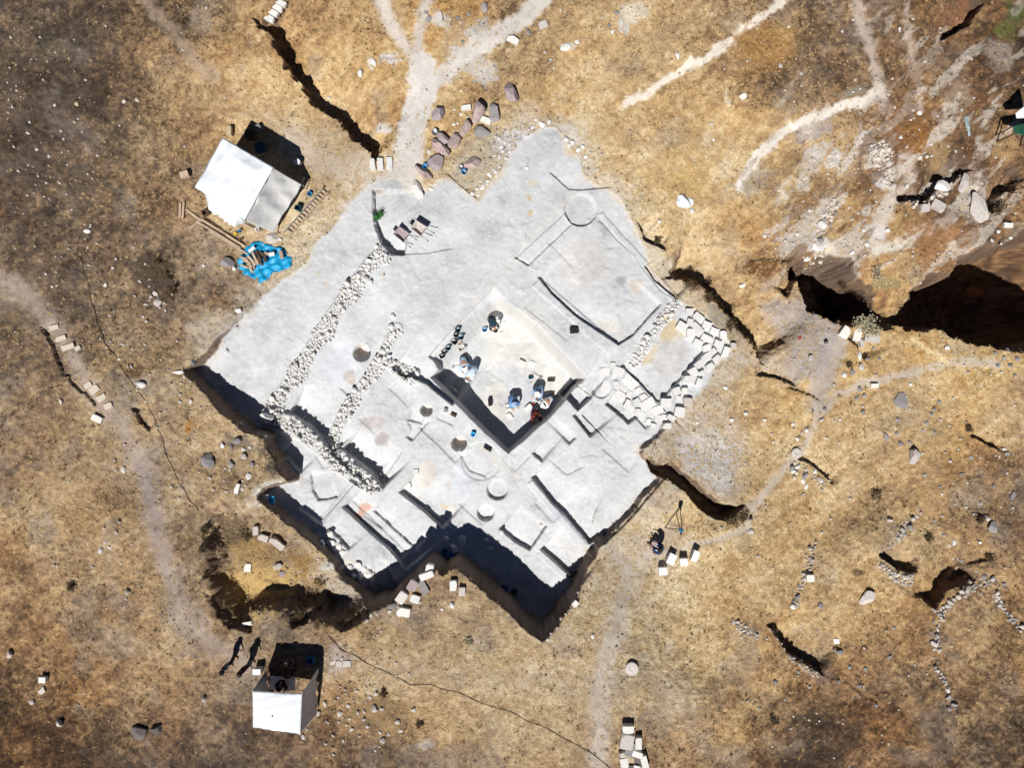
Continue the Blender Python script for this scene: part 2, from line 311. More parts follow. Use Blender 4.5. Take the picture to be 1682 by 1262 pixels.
def patch(pts, rgb, s=.9, soft=.35, warp=.3, vary=.1):
    P = conv(pts); sl = window(P, 1.5); wx, wy = wxy(sl, warp); t = ss(-soft, soft, sdist(P, wx, wy) + (n_s[sl] - .5) * .5) * s
    paint(sl, t, rgb, vary)
def blob(px, py, rx, ry, rot, rgb, s=.9, nz=.9):
    c = G(px, py); r = max(rx, ry) * CAMH / FPX; sl = window(np.array([c[:2]]), r * 1.6); a = math.radians(-rot)
    dx = X[sl] - c[0] + NW1[sl] * nz * .8; dy = Y[sl] - c[1] + NW2[sl] * nz * .8
    u = (dx * math.cos(a) + dy * math.sin(a)) * FPX / CAMH / rx; w_ = (-dx * math.sin(a) + dy * math.cos(a)) * FPX / CAMH / ry
    t = ss(1.15, .6, np.hypot(u, w_) + (n_s[sl] - .5) * nz) * s
    paint(sl, t, rgb, .12)
PALE = (213,208,204); LIL = (178,168,163)
trail([(618,-20),(640,35),(668,80),(690,115)], 19, (198,188,178)); trail([(712,-20),(694,20),(688,60),(692,110)], 14, (190,182,174))
trail([(905,-20),(860,30),(800,68),(755,98),(705,140),(688,175)], 27, (196,189,182), .95, .25, .1); trail([(692,110),(695,150),(676,200),(670,260),(668,300),(690,340)], 42, (203,198,193), .95, .3)
trail([(600,270),(560,275),(520,262),(480,230)], 34, (190,178,166), .75, .7); trail([(640,290),(610,310),(575,345)], 26, (200,196,192), .8, .3)
trail([(1310,-20),(1240,35),(1180,80),(1100,130),(1060,152),(1033,172)], 13, (222,212,198), .9, .2, .35); trail([(1448,140),(1425,160),(1380,178),(1320,200),(1275,225),(1245,255),(1218,310)], 14, (222,214,204), .9, .2, .3)
trail([(1400,-20),(1418,40),(1432,100),(1448,150),(1462,200),(1498,275),(1490,310),(1462,330),(1450,370),(1440,410)], 17, (186,170,158), .75, .4, .4)
trail([(1490,-10),(1490,60),(1505,120),(1512,190)], 9, (182,166,152), .6, .3, .3); trail([(1440,410),(1490,400),(1540,372),(1560,355)], 16, (204,197,186), .8, .3, .3)
trail([(1640,600),(1580,592),(1500,612),(1420,630),(1380,650),(1345,680),(1320,735),(1285,775),(1235,835),(1225,868),(1190,885),(1130,900),(1050,918)], 11, (184,172,158), .8, .25, .15)
trail([(1380,560),(1360,600),(1345,660)], 30, (172,164,160), .7, .5, .4)
trail([(1000,900),(1030,935),(1036,965),(1015,1020),(998,1070),(990,1130),(985,1200),(980,1290)], 26, (180,170,160), .75, .9, .35)
trail([(-30,440),(40,480),(80,530),(120,590),(150,640),(190,690),(225,745),(245,810),(262,880),(280,950),(300,1010),(350,1062),(410,1090)], 23, (164,150,140), .72, .9, .35)
trail([(232,760),(250,830),(268,900),(285,960)], 24, (150,138,134), .45, .9, .3)
trail([(225,-20),(270,40),(320,95),(355,130)], 17, (156,138,120), .6, .5, .3); trail([(1500,560),(1560,600)], 7, (214,192,150), .8, .2, .2)
trail([(320,600),(290,640)], 3, (190,180,165), .3, .3)
patch([(440,180),(560,230),(600,262),(520,300),(490,240)], (188,170,148), .6, .8)
patch([(1060,690),(1120,672),(1180,650),(1215,690),(1230,740),(1210,790),(1200,830),(1150,800),(1110,760),(1062,745)], (192,180,168), .7, .7)
patch([(1110,720),(1170,712),(1215,735),(1200,800),(1180,815),(1140,780),(1110,750)], (205,202,200), .8, .5)
patch([(1190,585),(1240,600),(1300,632),(1330,600),(1318,560),(1280,585)], (186,176,168), .6, .5); patch([(1255,500),(1330,495),(1380,540),(1350,620),(1300,625),(1280,560)], (172,166,166), .8, .5)
patch([(500,1075),(600,1090),(800,1100),(980,1110),(970,1150),(700,1120),(520,1110)], (176,160,142), .5, .9); patch([(545,1060),(590,1075),(560,1110),(535,1110)], (186,176,170), .6, .4)
patch([(1040,880),(1110,850),(1130,880),(1100,940),(1040,950)], (186,174,162), .6, .6)
for b in [(1430,240,34,20,60,PALE),(1470,270,30,26,0,(205,192,184)),(1455,300,26,14,20,PALE),(1340,250,28,14,-35,PALE),(1370,262,20,12,-25,PALE),(1330,275,20,10,0,(200,188,176)),
  (1345,360,12,34,25,PALE),(1352,330,8,30,30,(205,200,196)),(1345,402,22,16,0,(214,210,206)),(1320,300,14,20,20,(210,200,186)),(1610,310,20,44,-20,(214,202,192)),(1600,340,24,30,-20,(210,198,188)),
  (1310,395,34,24,0,(196,190,186)),(1350,455,24,22,40,(212,204,198)),(1400,415,30,18,0,(200,186,174)),(1440,380,22,14,0,PALE),(1540,310,20,14,-20,(196,184,174)),(1335,215,40,18,-25,(178,166,160)),
  (1570,160,30,24,-60,(160,140,120)),(1560,28,34,18,-30,(134,98,76)),(1580,10,24,12,-30,(134,98,76)),(1195,165,4,20,-15,(214,200,170)),(1040,20,30,16,-30,(216,206,190)),(1020,45,14,10,0,PALE),
  (935,75,12,8,-25,PALE),(720,35,22,14,30,(206,200,194)),(780,50,26,18,-30,(205,199,193)),(790,115,30,20,40,(196,190,184)),(755,85,20,14,30,(200,194,188)),(640,98,15,11,0,(206,202,200)),(612,105,7,9,0,(220,216,210)),
  (630,212,20,9,0,(204,200,196)),(1240,300,34,16,-60,(176,166,150)),(1400,150,30,8,-20,(150,142,124)),(1668,22,18,28,-30,(92,98,60)),(1650,50,16,20,-30,(110,112,64)),(1640,90,24,34,-30,(160,146,134)),
  (1000,330,20,14,0,(206,204,202)),(940,222,26,10,35,PALE),(965,270,24,10,40,(206,200,190)),(1080,70,24,40,10,(176,150,116)),(1250,75,60,40,0,(170,132,84)),(445,800,34,10,-25,(214,208,200)),(420,825,22,8,-30,(206,196,184)),
  (452,742,24,40,0,(84,78,74)),(395,730,34,16,20,(130,118,104)),(260,450,30,50,-20,(74,62,50)),(1412,940,10,8,0,(120,100,78)),(620,1180,60,40,0,(150,124,92)),
  (385,880,26,30,0,(118,102,82)),(560,1000,40,24,0,(120,98,68)),(430,960,70,44,0,(202,170,114)),(520,930,50,30,30,(170,138,90)),(415,910,40,30,0,(170,140,96)),(1190,520,40,26,40,(90,78,58)),(1255,440,30,14,0,(120,84,52)),(1450,466,22,12,0,(150,136,98)),
  (310,700,12,9,0,(196,140,80)),(700,1225,16,10,0,(178,166,156)),(1130,300,30,30,0,(206,174,120)),(1545,400,60,40,0,(162,122,86)),(1490,215,40,50,0,(150,104,60)),(1600,480,20,10,0,(170,116,76)),(660,330,12,30,0,(214,196,164)),(470,490,10,8,0,(200,192,178)),(1540,250,20,30,0,(160,132,100)),(1650,235,20,30,0,(168,138,100))]: blob(*b)
def gz(cps):
    px = X * FPX / CAMH + CX; py = CY - Y * FPX / CAMH
    return np.clip(sum(w_ * np.exp(-((px - a) ** 2 / (2 * sx * sx) + (py - b) ** 2 / (2 * sy * sy))) for a, b, sx, sy, w_ in cps), 0, 1)
q1 = (X + Y) * .7071; q2 = (X - Y) * .7071
an = fbm(q1 * .45 + NW1 * .6, q2 * 1.3 + NW2 * .6, .9, 5, 401); rk = gz([(1430,270,90,70,.9),(1340,370,60,70,.8),(1400,430,60,30,.6),(1590,320,40,60,.7),(1500,150,60,100,.45),(1620,180,50,120,.45),(1560,420,60,30,.35),(1250,270,40,60,.2)])
t = ss(.60, .66, an + rk * .17 - .06) * rk ** .5
paint(np.s_[:, :], t * .85, (206,196,184), .14)
t = ss(.60, .68, fbm(q1 * .5 + 40, q2 * 1.2, 1.0, 5, 411) + rk * .14 - .05) * rk ** .5; paint(np.s_[:, :], t * .7, (120,88,62), .14)
lk = gz([(60,220,90,120,.9),(130,380,90,90,.7),(280,480,60,60,.7),(60,520,60,60,.4),(380,870,60,40,.5),(1600,850,80,80,.4),(1400,1100,120,60,.3),(600,1170,70,40,.4)])
t = ss(.58, .68, fbm(q1, q2 * .8, .8, 5, 421) + lk * .12 - .05) * lk ** .5; paint(np.s_[:, :], t * .6, (96,84,76), .14)
# the dig: pale grey trodden earth
m = EXC[..., None]; g1 = fbm(X, Y, 1.6, 5, 71); g2 = fbm(X, Y, .2, 3, 75)
g3 = fbm(X, Y, .09, 2, 79); g4 = fbm(X + 9, Y, .7, 4, 77)
FC = ramp(g1 * .45 + g2 * .25 + g4 * .3 + (g3 - .5) * .22, [(.2, C(182,183,187)), (.38, C(204,206,209)), (.55, C(215,217,220)), (.75, C(227,229,232))])
sth = ss(300, 800, CY - Y * FPX / CAMH + 100)[..., None]; FC = FC * (.88 + .07 * sth)
dst = ss(-1.9, -.1, SDO + (n_m - .5) * 2.4 + (n_s - .5)) * ss(.55, .25, Z) * .55
COLR = COLR * (1 - dst[..., None]) + C(204,196,184) * dst[..., None]
kx = (ss(-.25, .55, SDO + (fbm(X, Y, .8, 4, 301) - .5) * 1.1) * (1 - ss(.2, .02, EXC) * .9))[..., None]
COLR = COLR * (1 - kx) + FC * kx
patch([(782,326),(742,288),(750,240),(800,200),(838,215),(832,262)], (172,166,152), .55, .25); patch([(735,287),(690,312),(680,290),(730,235),(790,160),(835,180),(840,210),(795,205),(748,240)], (206,184,146), .5, .3)
# (paint order: details on top of the floor)
for b in [(720,640,0.1,0.1,0,PALE),(850,570,70,70,0,(220,219,216)),(820,660,34,40,45,(219,217,212)),(900,630,34,30,0,(219,216,210)),(612,695,22,14,0,(190,182,180)),(628,722,14,12,0,(180,172,170)),
  (655,660,24,18,0,(196,198,200)),(600,835,12,9,0,(206,166,150)),(592,845,10,6,0,(200,160,146)),(1022,462,11,9,0,(172,172,176)),(1045,470,14,12,0,(212,204,196)),(1000,535,24,10,20,(206,202,198)),
  (555,600,40,60,30,(216,220,226)),(520,650,30,30,0,(218,221,226)),(575,620,12,12,0,(196,186,182)),(760,790,20,30,0,(210,214,222)),(735,835,18,5,20,(206,192,166)),(740,840,9,8,0,(224,222,220)),(849,860,24,18,0,(204,206,212)),
  (870,350,5,8,0,(208,186,154)),(870,325,4,5,0,(206,186,158)),(875,300,10,4,0,(212,198,180)),(757,725,8,8,0,(216,196,184)),(700,672,7,6,0,(210,200,190)),(594,576,9,9,0,(214,196,182)),(524,448,6,6,0,(204,196,182)),(534,468,7,5,0,(204,196,184)),
  (1100,545,12,24,30,(214,196,160)),(1070,585,8,26,35,(206,190,162)),(1095,520,14,8,-40,(216,200,170)),(1112,555,6,34,40,(214,204,182)),(560,925,30,10,0,(214,210,204)),(700,780,18,30,20,(212,206,200)),(650,500,60,40,0,(214,214,218)),
  (560,470,60,14,-50,(200,200,204)),(440,560,80,40,-40,(196,196,199)),(850,240,40,30,0,(202,202,205)),(1100,590,30,40,40,(198,197,197)),(920,850,50,6,45,(200,202,210)),(900,800,6,6,0,(200,200,200)),(735,800,5,7,0,(196,190,190)),(690,820,5,5,0,(196,190,188)),
  (960,430,50,50,0,(208,207,207)),(850,630,44,20,45,(206,208,214)),(830,660,14,20,0,(200,200,204))]:
    if b[2] > 1: blob(*b, nz=.5)
trail([(950,300),(915,345),(860,405),(840,435),(800,475),(760,510)], 3, (214,206,196), .6, .1, .05, False); trail([(775,720),(830,770),(855,790)], 3, (218,208,192), .6, .1, .05, False); trail([(960,640),(1050,740)], 4, (222,220,216), .6, .1, .05, False)
trail([(905,880),(925,895),(975,950)], 3, (220,212,200), .6, .1, .05, False); trail([(815,725),(800,700)], 2, (190,190,190), .3, .1, .05, False)
# steep earth sections are brown-grey
gy, gx = np.gradient(Z); gx = gx / np.gradient(XS)[None, :]; gy = gy / np.gradient(YS)[:, None]
SL = np.hypot(gx, gy); k = (ss(1.1, 2.6, SL) * .88)[..., None]
inn = ss(.25, .9, SDO)[..., None]
SEC = ramp(fbm(X, Y + Z * .4, .5, 4, 81), [(.2, C(92,76,66)), (.8, C(140,118,102))]) * (1 - inn) + C(212,208,202) * inn
COLR = COLR * (1 - k * (1 - .35 * inn)) + SEC * k * (1 - .35 * inn)
COLR = np.clip(COLR, .004, .8)
# fine relief
gmask = (1 - ss(.02, .5, EXC)); pm = 1 - PATH * .8
steep = ss(.9, 2.2, SL)
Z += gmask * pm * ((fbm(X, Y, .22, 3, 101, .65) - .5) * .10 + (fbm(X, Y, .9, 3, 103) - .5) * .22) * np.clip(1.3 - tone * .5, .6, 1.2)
Z += (fbm(X, Y, 6, 3, 107) - .5) * .3 * (.3 + .7 * gmask)
Z += steep * (1 - ss(.9, 1, EXC)) * (fbm(X, Y, .5, 4, 113) - .5) * .35
Z += EXC * ((fbm(X, Y, .18, 3, 109) - .5) * .03 + (fbm(X, Y, 1.0, 4, 111) - .5) * .09 + ss(.62, .72, fbm(X, Y, .8, 4, 117)) * .03)
far = ss(30, 200, np.hypot(X, Y)); Z += far * (fbm(X, Y, 90, 4, 5) - .45) * 14

def terrain_material():
    m = bpy.data.materials.new('dry_earth'); m.use_nodes = True; t = m.node_tree; N = t.nodes; L = t.links; b = N['Principled BSDF']
    b.inputs['Roughness'].default_value = 1; b.inputs['Specular IOR Level'].default_value = .05
    at = N.new('ShaderNodeAttribute'); at.attribute_name = 'Col'; ag = N.new('ShaderNodeAttribute'); ag.attribute_name = 'grassy'
    tc = N.new('ShaderNodeTexCoord'); n = N.new('ShaderNodeTexNoise'); n.inputs['Scale'].default_value = 12; n.inputs['Detail'].default_value = 9; n.inputs['Roughness'].default_value = .8
    L.new(tc.outputs['Object'], n.inputs['Vector'])
    mr = N.new('ShaderNodeMapRange'); mr.inputs['From Min'].default_value = .32; mr.inputs['From Max'].default_value = .68; mr.inputs['To Min'].default_value = .58; mr.inputs['To Max'].default_value = 1.38
    L.new(n.outputs['Fac'], mr.inputs['Value'])
    mf = N.new('ShaderNodeMapRange'); mf.inputs['From Min'].default_value = .3; mf.inputs['From Max'].default_value = .7; mf.inputs['To Min'].default_value = .93; mf.inputs['To Max'].default_value = 1.06
    L.new(n.outputs['Fac'], mf.inputs['Value'])
    mx = N.new('ShaderNodeMix'); L.new(ag.outputs['Fac'], mx.inputs[0]); L.new(mf.outputs[0], mx.inputs[2]); L.new(mr.outputs[0], mx.inputs[3])
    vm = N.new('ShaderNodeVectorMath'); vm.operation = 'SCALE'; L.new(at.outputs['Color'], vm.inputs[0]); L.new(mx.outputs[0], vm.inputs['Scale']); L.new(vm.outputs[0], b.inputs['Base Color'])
    n2 = N.new('ShaderNodeTexNoise'); n2.inputs['Scale'].default_value = 16; n2.inputs['Detail'].default_value = 6; L.new(tc.outputs['Object'], n2.inputs['Vector'])
    st_ = N.new('ShaderNodeMath'); st_.operation = 'MULTIPLY_ADD'; st_.inputs[1].default_value = .7; st_.inputs[2].default_value = .2; L.new(ag.outputs['Fac'], st_.inputs[0])
    bp = N.new('ShaderNodeBump'); bp.inputs['Distance'].default_value = .07; L.new(st_.outputs[0], bp.inputs['Strength']); L.new(n2.outputs['Fac'], bp.inputs['Height']); L.new(bp.outputs[0], b.inputs['Normal'])
    return m
M_EARTH = terrain_material()
GRASSY = (gmask * (1 - PATH * .75))
idx = np.arange(NY * NX).reshape(NY, NX)
A_, B_, C_, D_ = idx[:-1, :-1], idx[:-1, 1:], idx[1:, 1:], idx[1:, :-1]
FCLS = np.zeros((NY - 1, NX - 1), np.int32)
FCLS[PATH[:-1, :-1] > .42] = 1
FCLS[EXC[:-1, :-1] > .25] = 2
wid = WALLID[:-1, :-1]; FCLS[wid > 0] = 10 + wid[wid > 0]
def grid_part(name, cls):
    msk = FCLS == cls
    F = np.stack([A_[msk], B_[msk], C_[msk], D_[msk]], 1)
    u, inv = np.unique(F, return_inverse=True); inv = inv.reshape(-1)
    V = np.stack([X.ravel()[u], Y.ravel()[u], Z.ravel()[u]], 1).astype(np.float32)
    me = bpy.data.meshes.new(name); me.vertices.add(len(V)); me.vertices.foreach_set('co', V.ravel())
    nf = len(F); me.loops.add(nf * 4); me.loops.foreach_set('vertex_index', inv.astype(np.int32))
    me.polygons.add(nf); me.polygons.foreach_set('loop_start', np.arange(0, nf * 4, 4, dtype=np.int32))
    me.update(calc_edges=True); me.polygons.foreach_set('use_smooth', np.ones(nf, bool))
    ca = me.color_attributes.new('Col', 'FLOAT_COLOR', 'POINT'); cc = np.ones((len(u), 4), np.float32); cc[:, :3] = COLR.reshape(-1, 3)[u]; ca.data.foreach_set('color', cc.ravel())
    ga = me.attributes.new('grassy', 'FLOAT', 'POINT'); ga.data.foreach_set('value', GRASSY.ravel()[u].astype(np.float32))
    me.materials.append(M_EARTH); o = bpy.data.objects.new(name, me); COL.objects.link(o); return o
for nm, c in (('ground', 0), ('dirt_path', 1), ('excavation_floor', 2)):
    o = grid_part(nm, c); o['kind'] = 'structure'
def tag(o, label, cat, group=None, kind=None):
    o['label'] = label; o['category'] = cat
    if group: o['group'] = group
    if kind: o['kind'] = kind
    return o
for k_, (lb, p, h) in enumerate(WALLS): tag(grid_part('mudbrick_wall', 11 + k_), lb, 'mudbrick wall', 'low mudbrick walls of the dig', 'thing')

#==OBJECTS==
# ---------------------------------------------------------------- materials
M_STONE = mat('white_stone', alb(228,225,220), noise=.14, scale=5, bump=.5, rand=.09)
M_ASH = mat('ashlar_stone', alb(230,229,227), noise=.14, scale=5, bump=.6, rand=.08)
M_GREY = mat('grey_stone', alb(150,146,146), noise=.2, scale=6, bump=.6, rand=.16)
M_FIELD = mat('field_stone', alb(202,194,188), noise=.2, scale=6, bump=.6, rand=.14)
M_PINK = mat('pink_basalt', alb(186,164,160), noise=.14, scale=4, bump=.6, rand=.06, stain=alb(150,136,136))
M_DKBAS = mat('dark_basalt', alb(112,104,102), noise=.2, scale=6, bump=.7, rand=.1)
M_LILAC = mat('lilac_stone', alb(170,156,160), noise=.14, scale=4, bump=.6, rand=.06)
M_PALEB = mat('pale_stone_block', alb(236,233,228), noise=.1, scale=3, bump=.3)
M_CANV = mat('white_canvas', alb(238,243,250), rough=.75, noise=.05, scale=1.5, bump=.8, bscale=4)
M_CANG = mat('grey_white_canvas', alb(214,214,214), rough=.8, noise=.12, scale=2.5, bump=.9, bscale=4)
M_BLUET = mat('blue_tarp', alb(20,160,214), rough=.5, noise=.16, scale=3, bump=.6, bscale=10, spec=.4)
M_WOOD = mat('weathered_wood', alb(190,168,146), noise=.22, scale=8, bump=.3, rand=.16)
M_DWOOD = mat('dark_wood', alb(96,76,62), noise=.2, scale=8, bump=.3, rand=.12)
M_METAL = mat('grey_metal', alb(170,170,172), rough=.45, noise=.1, bump=.05, metal=.6)
M_BLACK = mat('black_rubber', (.02, .02, .022), rough=.7, noise=.2, bump=.1)
M_BLUE = mat('blue_plastic', alb(60,130,180), rough=.45, noise=.1, bump=.05)
M_CYAN = mat('bright_blue_plastic', alb(70,180,235), rough=.45, noise=.1, bump=.05)
M_TEAL = mat('dark_teal_plastic', alb(36,84,100), rough=.5, noise=.1, bump=.05)
M_RED = mat('red_plastic', alb(190,70,64), rough=.5, noise=.1, bump=.05)
M_YEL = mat('yellow_plastic', alb(232,200,70), rough=.5, noise=.1, bump=.05)
M_WHITE = mat('white_paint', alb(246,246,246), rough=.6, noise=.04, bump=.05)
M_SKIN = mat('skin', alb(188,140,112), rough=.6, noise=.05, bump=.02)
M_HAIR = mat('dark_hair', (.02, .015, .012), rough=.7, noise=.2)
M_GREENL = mat('green_leaf', alb(64,120,62), rough=.7, noise=.3, scale=9)
M_SAGE = mat('sage_leaf', alb(172,164,138), rough=.8, noise=.25, scale=9)
M_DRYL = mat('dry_leaf', alb(150,122,82), rough=.9, noise=.3, scale=9, rand=.1)
M_DRYD = mat('dark_dry_scrub', alb(96,82,60), rough=.9, noise=.3, scale=9, rand=.1)
M_STEM = mat('twig', alb(110,92,70), noise=.2)
M_ROCKP = mat('broken_pale_rock', alb(218,208,198), noise=.18, scale=5, bump=.6, rand=.14)
M_BURL2 = mat('beige_stone', alb(214,202,186), noise=.1, bump=.4)
M_BURL = mat('sackcloth', alb(196,176,144), noise=.1, bump=.3)
M_DSOIL = mat('dug_soil', alb(196,188,180), noise=.1, bump=.5)
M_GROOF = mat('dark_green_tarp', alb(36,84,66), rough=.6, noise=.15, bump=.2)
CL = {}
def cloth(name, rgb):
    if name not in CL: CL[name] = mat(name, alb(*rgb), rough=.9, noise=.08, scale=8, bump=.2)
    return CL[name]

# ---------------------------------------------------------------- mesh helpers
RNG = random.Random(7)
def mkmesh(name, V, F, m, smooth=False):
    me = bpy.data.meshes.new(name); me.from_pydata([tuple(v) for v in V], [], [tuple(f) for f in F]); me.materials.append(m)
    if smooth: me.polygons.foreach_set('use_smooth', [True] * len(me.polygons))
    me.update(); return me
def obj(name, me, parent=None, loc=(0, 0, 0), rot=(0, 0, 0), scale=(1, 1, 1)):
    o = bpy.data.objects.new(name, me); COL.objects.link(o); o.location = loc; o.rotation_euler = rot; o.scale = scale
    if parent: o.parent = parent
    return o
def empty(name, loc, rz=0, label=None, cat=None, group=None):
    o = bpy.data.objects.new(name, None); COL.objects.link(o); o.location = loc; o.rotation_euler = (0, 0, rz)
    o.empty_display_size = .2
    if label: tag(o, label, cat, group)
    return o
class MB:
    def __init__(s): s.V = []; s.F = []
    def add(s, V, F):
        n = len(s.V); s.V += [tuple(v) for v in V]; s.F += [tuple(i + n for i in f) for f in F]; return s
    def box(s, c, d, rz=0, rx=0, ry=0):
        M = Euler((rx, ry, rz)).to_matrix(); x, y, z = [k / 2 for k in d]
        P = [(-x,-y,-z),(x,-y,-z),(x,y,-z),(-x,y,-z),(-x,-y,z),(x,-y,z),(x,y,z),(-x,y,z)]
        return s.add([Vector(c) + M @ Vector(p) for p in P], [(0,3,2,1),(4,5,6,7),(0,1,5,4),(1,2,6,5),(2,3,7,6),(3,0,4,7)])
    def tube(s, pts, r, n=6, r2=None):
        pts = [Vector(p) for p in pts]; V = []; F = []
        for i, p in enumerate(pts):
            d = (pts[min(i + 1, len(pts) - 1)] - pts[max(i - 1, 0)]).normalized(); a = d.orthogonal().normalized()
            if i and a.dot(pa) < 0: a = -a
            if i: a = (pa - d * pa.dot(d)).normalized()
            pa = a; b = d.cross(a); rr = r if r2 is None else r + (r2 - r) * i / (len(pts) - 1)
            V += [p + (a * math.cos(t) + b * math.sin(t)) * rr for t in [2 * math.pi * k / n for k in range(n)]]
        for i in range(len(pts) - 1):
            for k in range(n): F.append((i*n+k, i*n+(k+1)%n, (i+1)*n+(k+1)%n, (i+1)*n+k))
        F.append(tuple(range(n))[::-1]); F.append(tuple(range((len(pts)-1)*n, len(pts)*n)))
        return s.add(V, F)
    def lathe(s, prof, n=20, c=(0, 0, 0)):
        V = []; F = []
        for (r, z) in prof: V += [(c[0] + r * math.cos(2*math.pi*k/n), c[1] + r * math.sin(2*math.pi*k/n), c[2] + z) for k in range(n)]
        for i in range(len(prof) - 1):
            for k in range(n): F.append((i*n+k, i*n+(k+1)%n, (i+1)*n+(k+1)%n, (i+1)*n+k))
        F.append(tuple(range(n))[::-1]); F.append(tuple(range((len(prof)-1)*n, len(prof)*n)))
        return s.add(V, F)
    def sheet(s, fn, nu, nv, th=.012):             # cloth: fn(u,v) -> point; given a real thickness
        P = [[Vector(fn(i / nu, j / nv)) for i in range(nu + 1)] for j in range(nv + 1)]; V = []; F = []
        for k in (0, 1):
            for j in range(nv + 1):
                for i in range(nu + 1):
                    a = P[j][max(i-1,0)]; b = P[j][min(i+1,nu)]; c = P[max(j-1,0)][i]; d = P[min(j+1,nv)][i]
                    nn = (b - a).cross(d - c).normalized(); V.append(P[j][i] + nn * (th / 2 if k == 0 else -th / 2))
        q = (nu + 1) * (nv + 1); ix = lambda i, j: j * (nu + 1) + i
        for j in range(nv):
            for i in range(nu):
                f = (ix(i,j), ix(i+1,j), ix(i+1,j+1), ix(i,j+1)); F.append(f); F.append(tuple(x + q for x in f[::-1]))
        for i in range(nu):
            F.append((ix(i+1,0), ix(i,0), ix(i,0)+q, ix(i+1,0)+q)); F.append((ix(i,nv), ix(i+1,nv), ix(i+1,nv)+q, ix(i,nv)+q))
        for j in range(nv):
            F.append((ix(0,j), ix(0,j+1), ix(0,j+1)+q, ix(0,j)+q)); F.append((ix(nu,j+1), ix(nu,j), ix(nu,j)+q, ix(nu,j+1)+q))
        return s.add(V, F)
    def build(s, name, m, parent=None, smooth=False, **k): return obj(name, mkmesh(name, s.V, s.F, m, smooth), parent, **k)
def nz3(v, s): return math.sin(v[0]*3.1+s)*math.cos(v[1]*2.7+s*1.3)*.5 + math.sin(v[2]*4.3+s*.7+v[0]*5.1)*.3 + math.sin(v[1]*9+s*2.1)*math.cos(v[0]*8+s)*.2
def rock_geo(seed, sub=2, cuts=9, rough=.12, box=0.0):
    r = random.Random(seed); bm = bmesh.new()
    if box: bmesh.ops.create_cube(bm, size=2 * box); bmesh.ops.subdivide_edges(bm, edges=bm.edges[:], cuts=5 if sub > 2 else 4, use_grid_fill=True)
    else: bmesh.ops.create_icosphere(bm, subdivisions=sub, radius=1)
    pl = []
    for k in range(cuts):
        n = Vector((r.gauss(0,1), r.gauss(0,1), r.gauss(0,.8))).normalized(); pl.append((n, r.uniform(.48, .82) if not box else r.uniform(1.05, 1.3)))
    for v in bm.verts:
        c = v.co
        c += c.normalized() * nz3(c, seed) * rough
        for n, d in pl:
            t = c.dot(n) - d
            if t > 0: c -= n * t
    bm.verts.ensure_lookup_table(); V = [tuple(v.co) for v in bm.verts]; F = [tuple(v.index for v in f.verts) for f in bm.faces]; bm.free(); return V, F
_rc = {}
def rockme(kind, i, m):
    key = (kind, i, m.name)
    if key not in _rc:
        V, F = {'rock': lambda: rock_geo(100 + i, 2, 12), 'boulder': lambda: rock_geo(200 + i, 4, 12, .10), 'block': lambda: rock_geo(300 + i, 2, 5, .05, .9), 'bblock': lambda: rock_geo(400 + i, 3, 6, .06, .9)}[kind]()
        _rc[key] = mkmesh(kind, V, F, m)
    return _rc[key]
def stone(px, py, wp, hp, rot=0, ht=None, kind='rock', m=None, label='', cat='stone', group=None, name='stone', parent=None, sink=.3, tilt=.0, dz=0):
    """wp x hp in photo pixels, rot = clockwise degrees in the photo"""
    q = (CAMH) / FPX; sx = wp * q / 2; sy = hp * q / 2; h = (ht if ht is not None else min(sx, sy) * 1.1) / 2
    g = G(px, py, h * (1 - sink)); z = float(hz(g.x, g.y)); h2 = max(h, .02)
    o = obj(name, rockme(kind, RNG.randrange(10), m or M_STONE), parent, (g.x, g.y, z + h2 * (1 - 2 * sink) + dz),
            (RNG.uniform(-tilt, tilt), RNG.uniform(-tilt, tilt), math.radians(-rot) + (math.pi if RNG.random() < .5 else 0)), (sx * (1.42 if kind == 'boulder' else 1.12), sy * (1.42 if kind == 'boulder' else 1.12), h2 * 1.2))
    if parent is None: tag(o, label, cat, group)
    return o

# ---------------------------------------------------------------- grass and loose gravel
def scatter(name, n, base, dens, size, m, label, cat, seed, zoff=.2, flat=1.0):
    r = np.random.RandomState(seed); xs = r.uniform(-33, 33, n * 4); ys = r.uniform(-25, 25, n * 4)
    k = r.rand(n * 4) < dens(xs, ys); xs = xs[k][:n]; ys = ys[k][:n]; n = len(xs); zs = hz(xs, ys)
    BV = np.array(base[0], float); BF = base[1]; s = size[0] + (size[1] - size[0]) * r.rand(n) ** 3; a = r.rand(n) * 6.283
    sx = s * r.uniform(.7, 1.3, n); sy = s * r.uniform(.6, 1.1, n); sz = s * r.uniform(.5, 1., n) * flat
    vx = BV[None, :, 0] * sx[:, None]; vy = BV[None, :, 1] * sy[:, None]; vz = BV[None, :, 2] * sz[:, None]
    V = np.stack([xs[:, None] + vx * np.cos(a)[:, None] - vy * np.sin(a)[:, None], ys[:, None] + vx * np.sin(a)[:, None] + vy * np.cos(a)[:, None], zs[:, None] + vz + sz[:, None] * zoff], 2).reshape(-1, 3).astype(np.float32)
    F = np.array(BF); nv = len(BV); FF = (F[None] + (np.arange(n) * nv)[:, None, None]).reshape(-1, F.shape[1]).astype(np.int32)
    me = bpy.data.meshes.new(name); me.vertices.add(len(V)); me.vertices.foreach_set('co', V.ravel()); kf = F.shape[1]
    me.loops.add(FF.size); me.loops.foreach_set('vertex_index', FF.ravel()); me.polygons.add(len(FF)); me.polygons.foreach_set('loop_start', np.arange(0, FF.size, kf, dtype=np.int32)); me.update(calc_edges=True)
    me.materials.append(m); o = obj(name, me); tag(o, label, cat, None, 'stuff'); return o
_small0 = rock_geo(701, 1, 6, .15)
def isoc(x, y): return (hz(x, y, GRASSY))
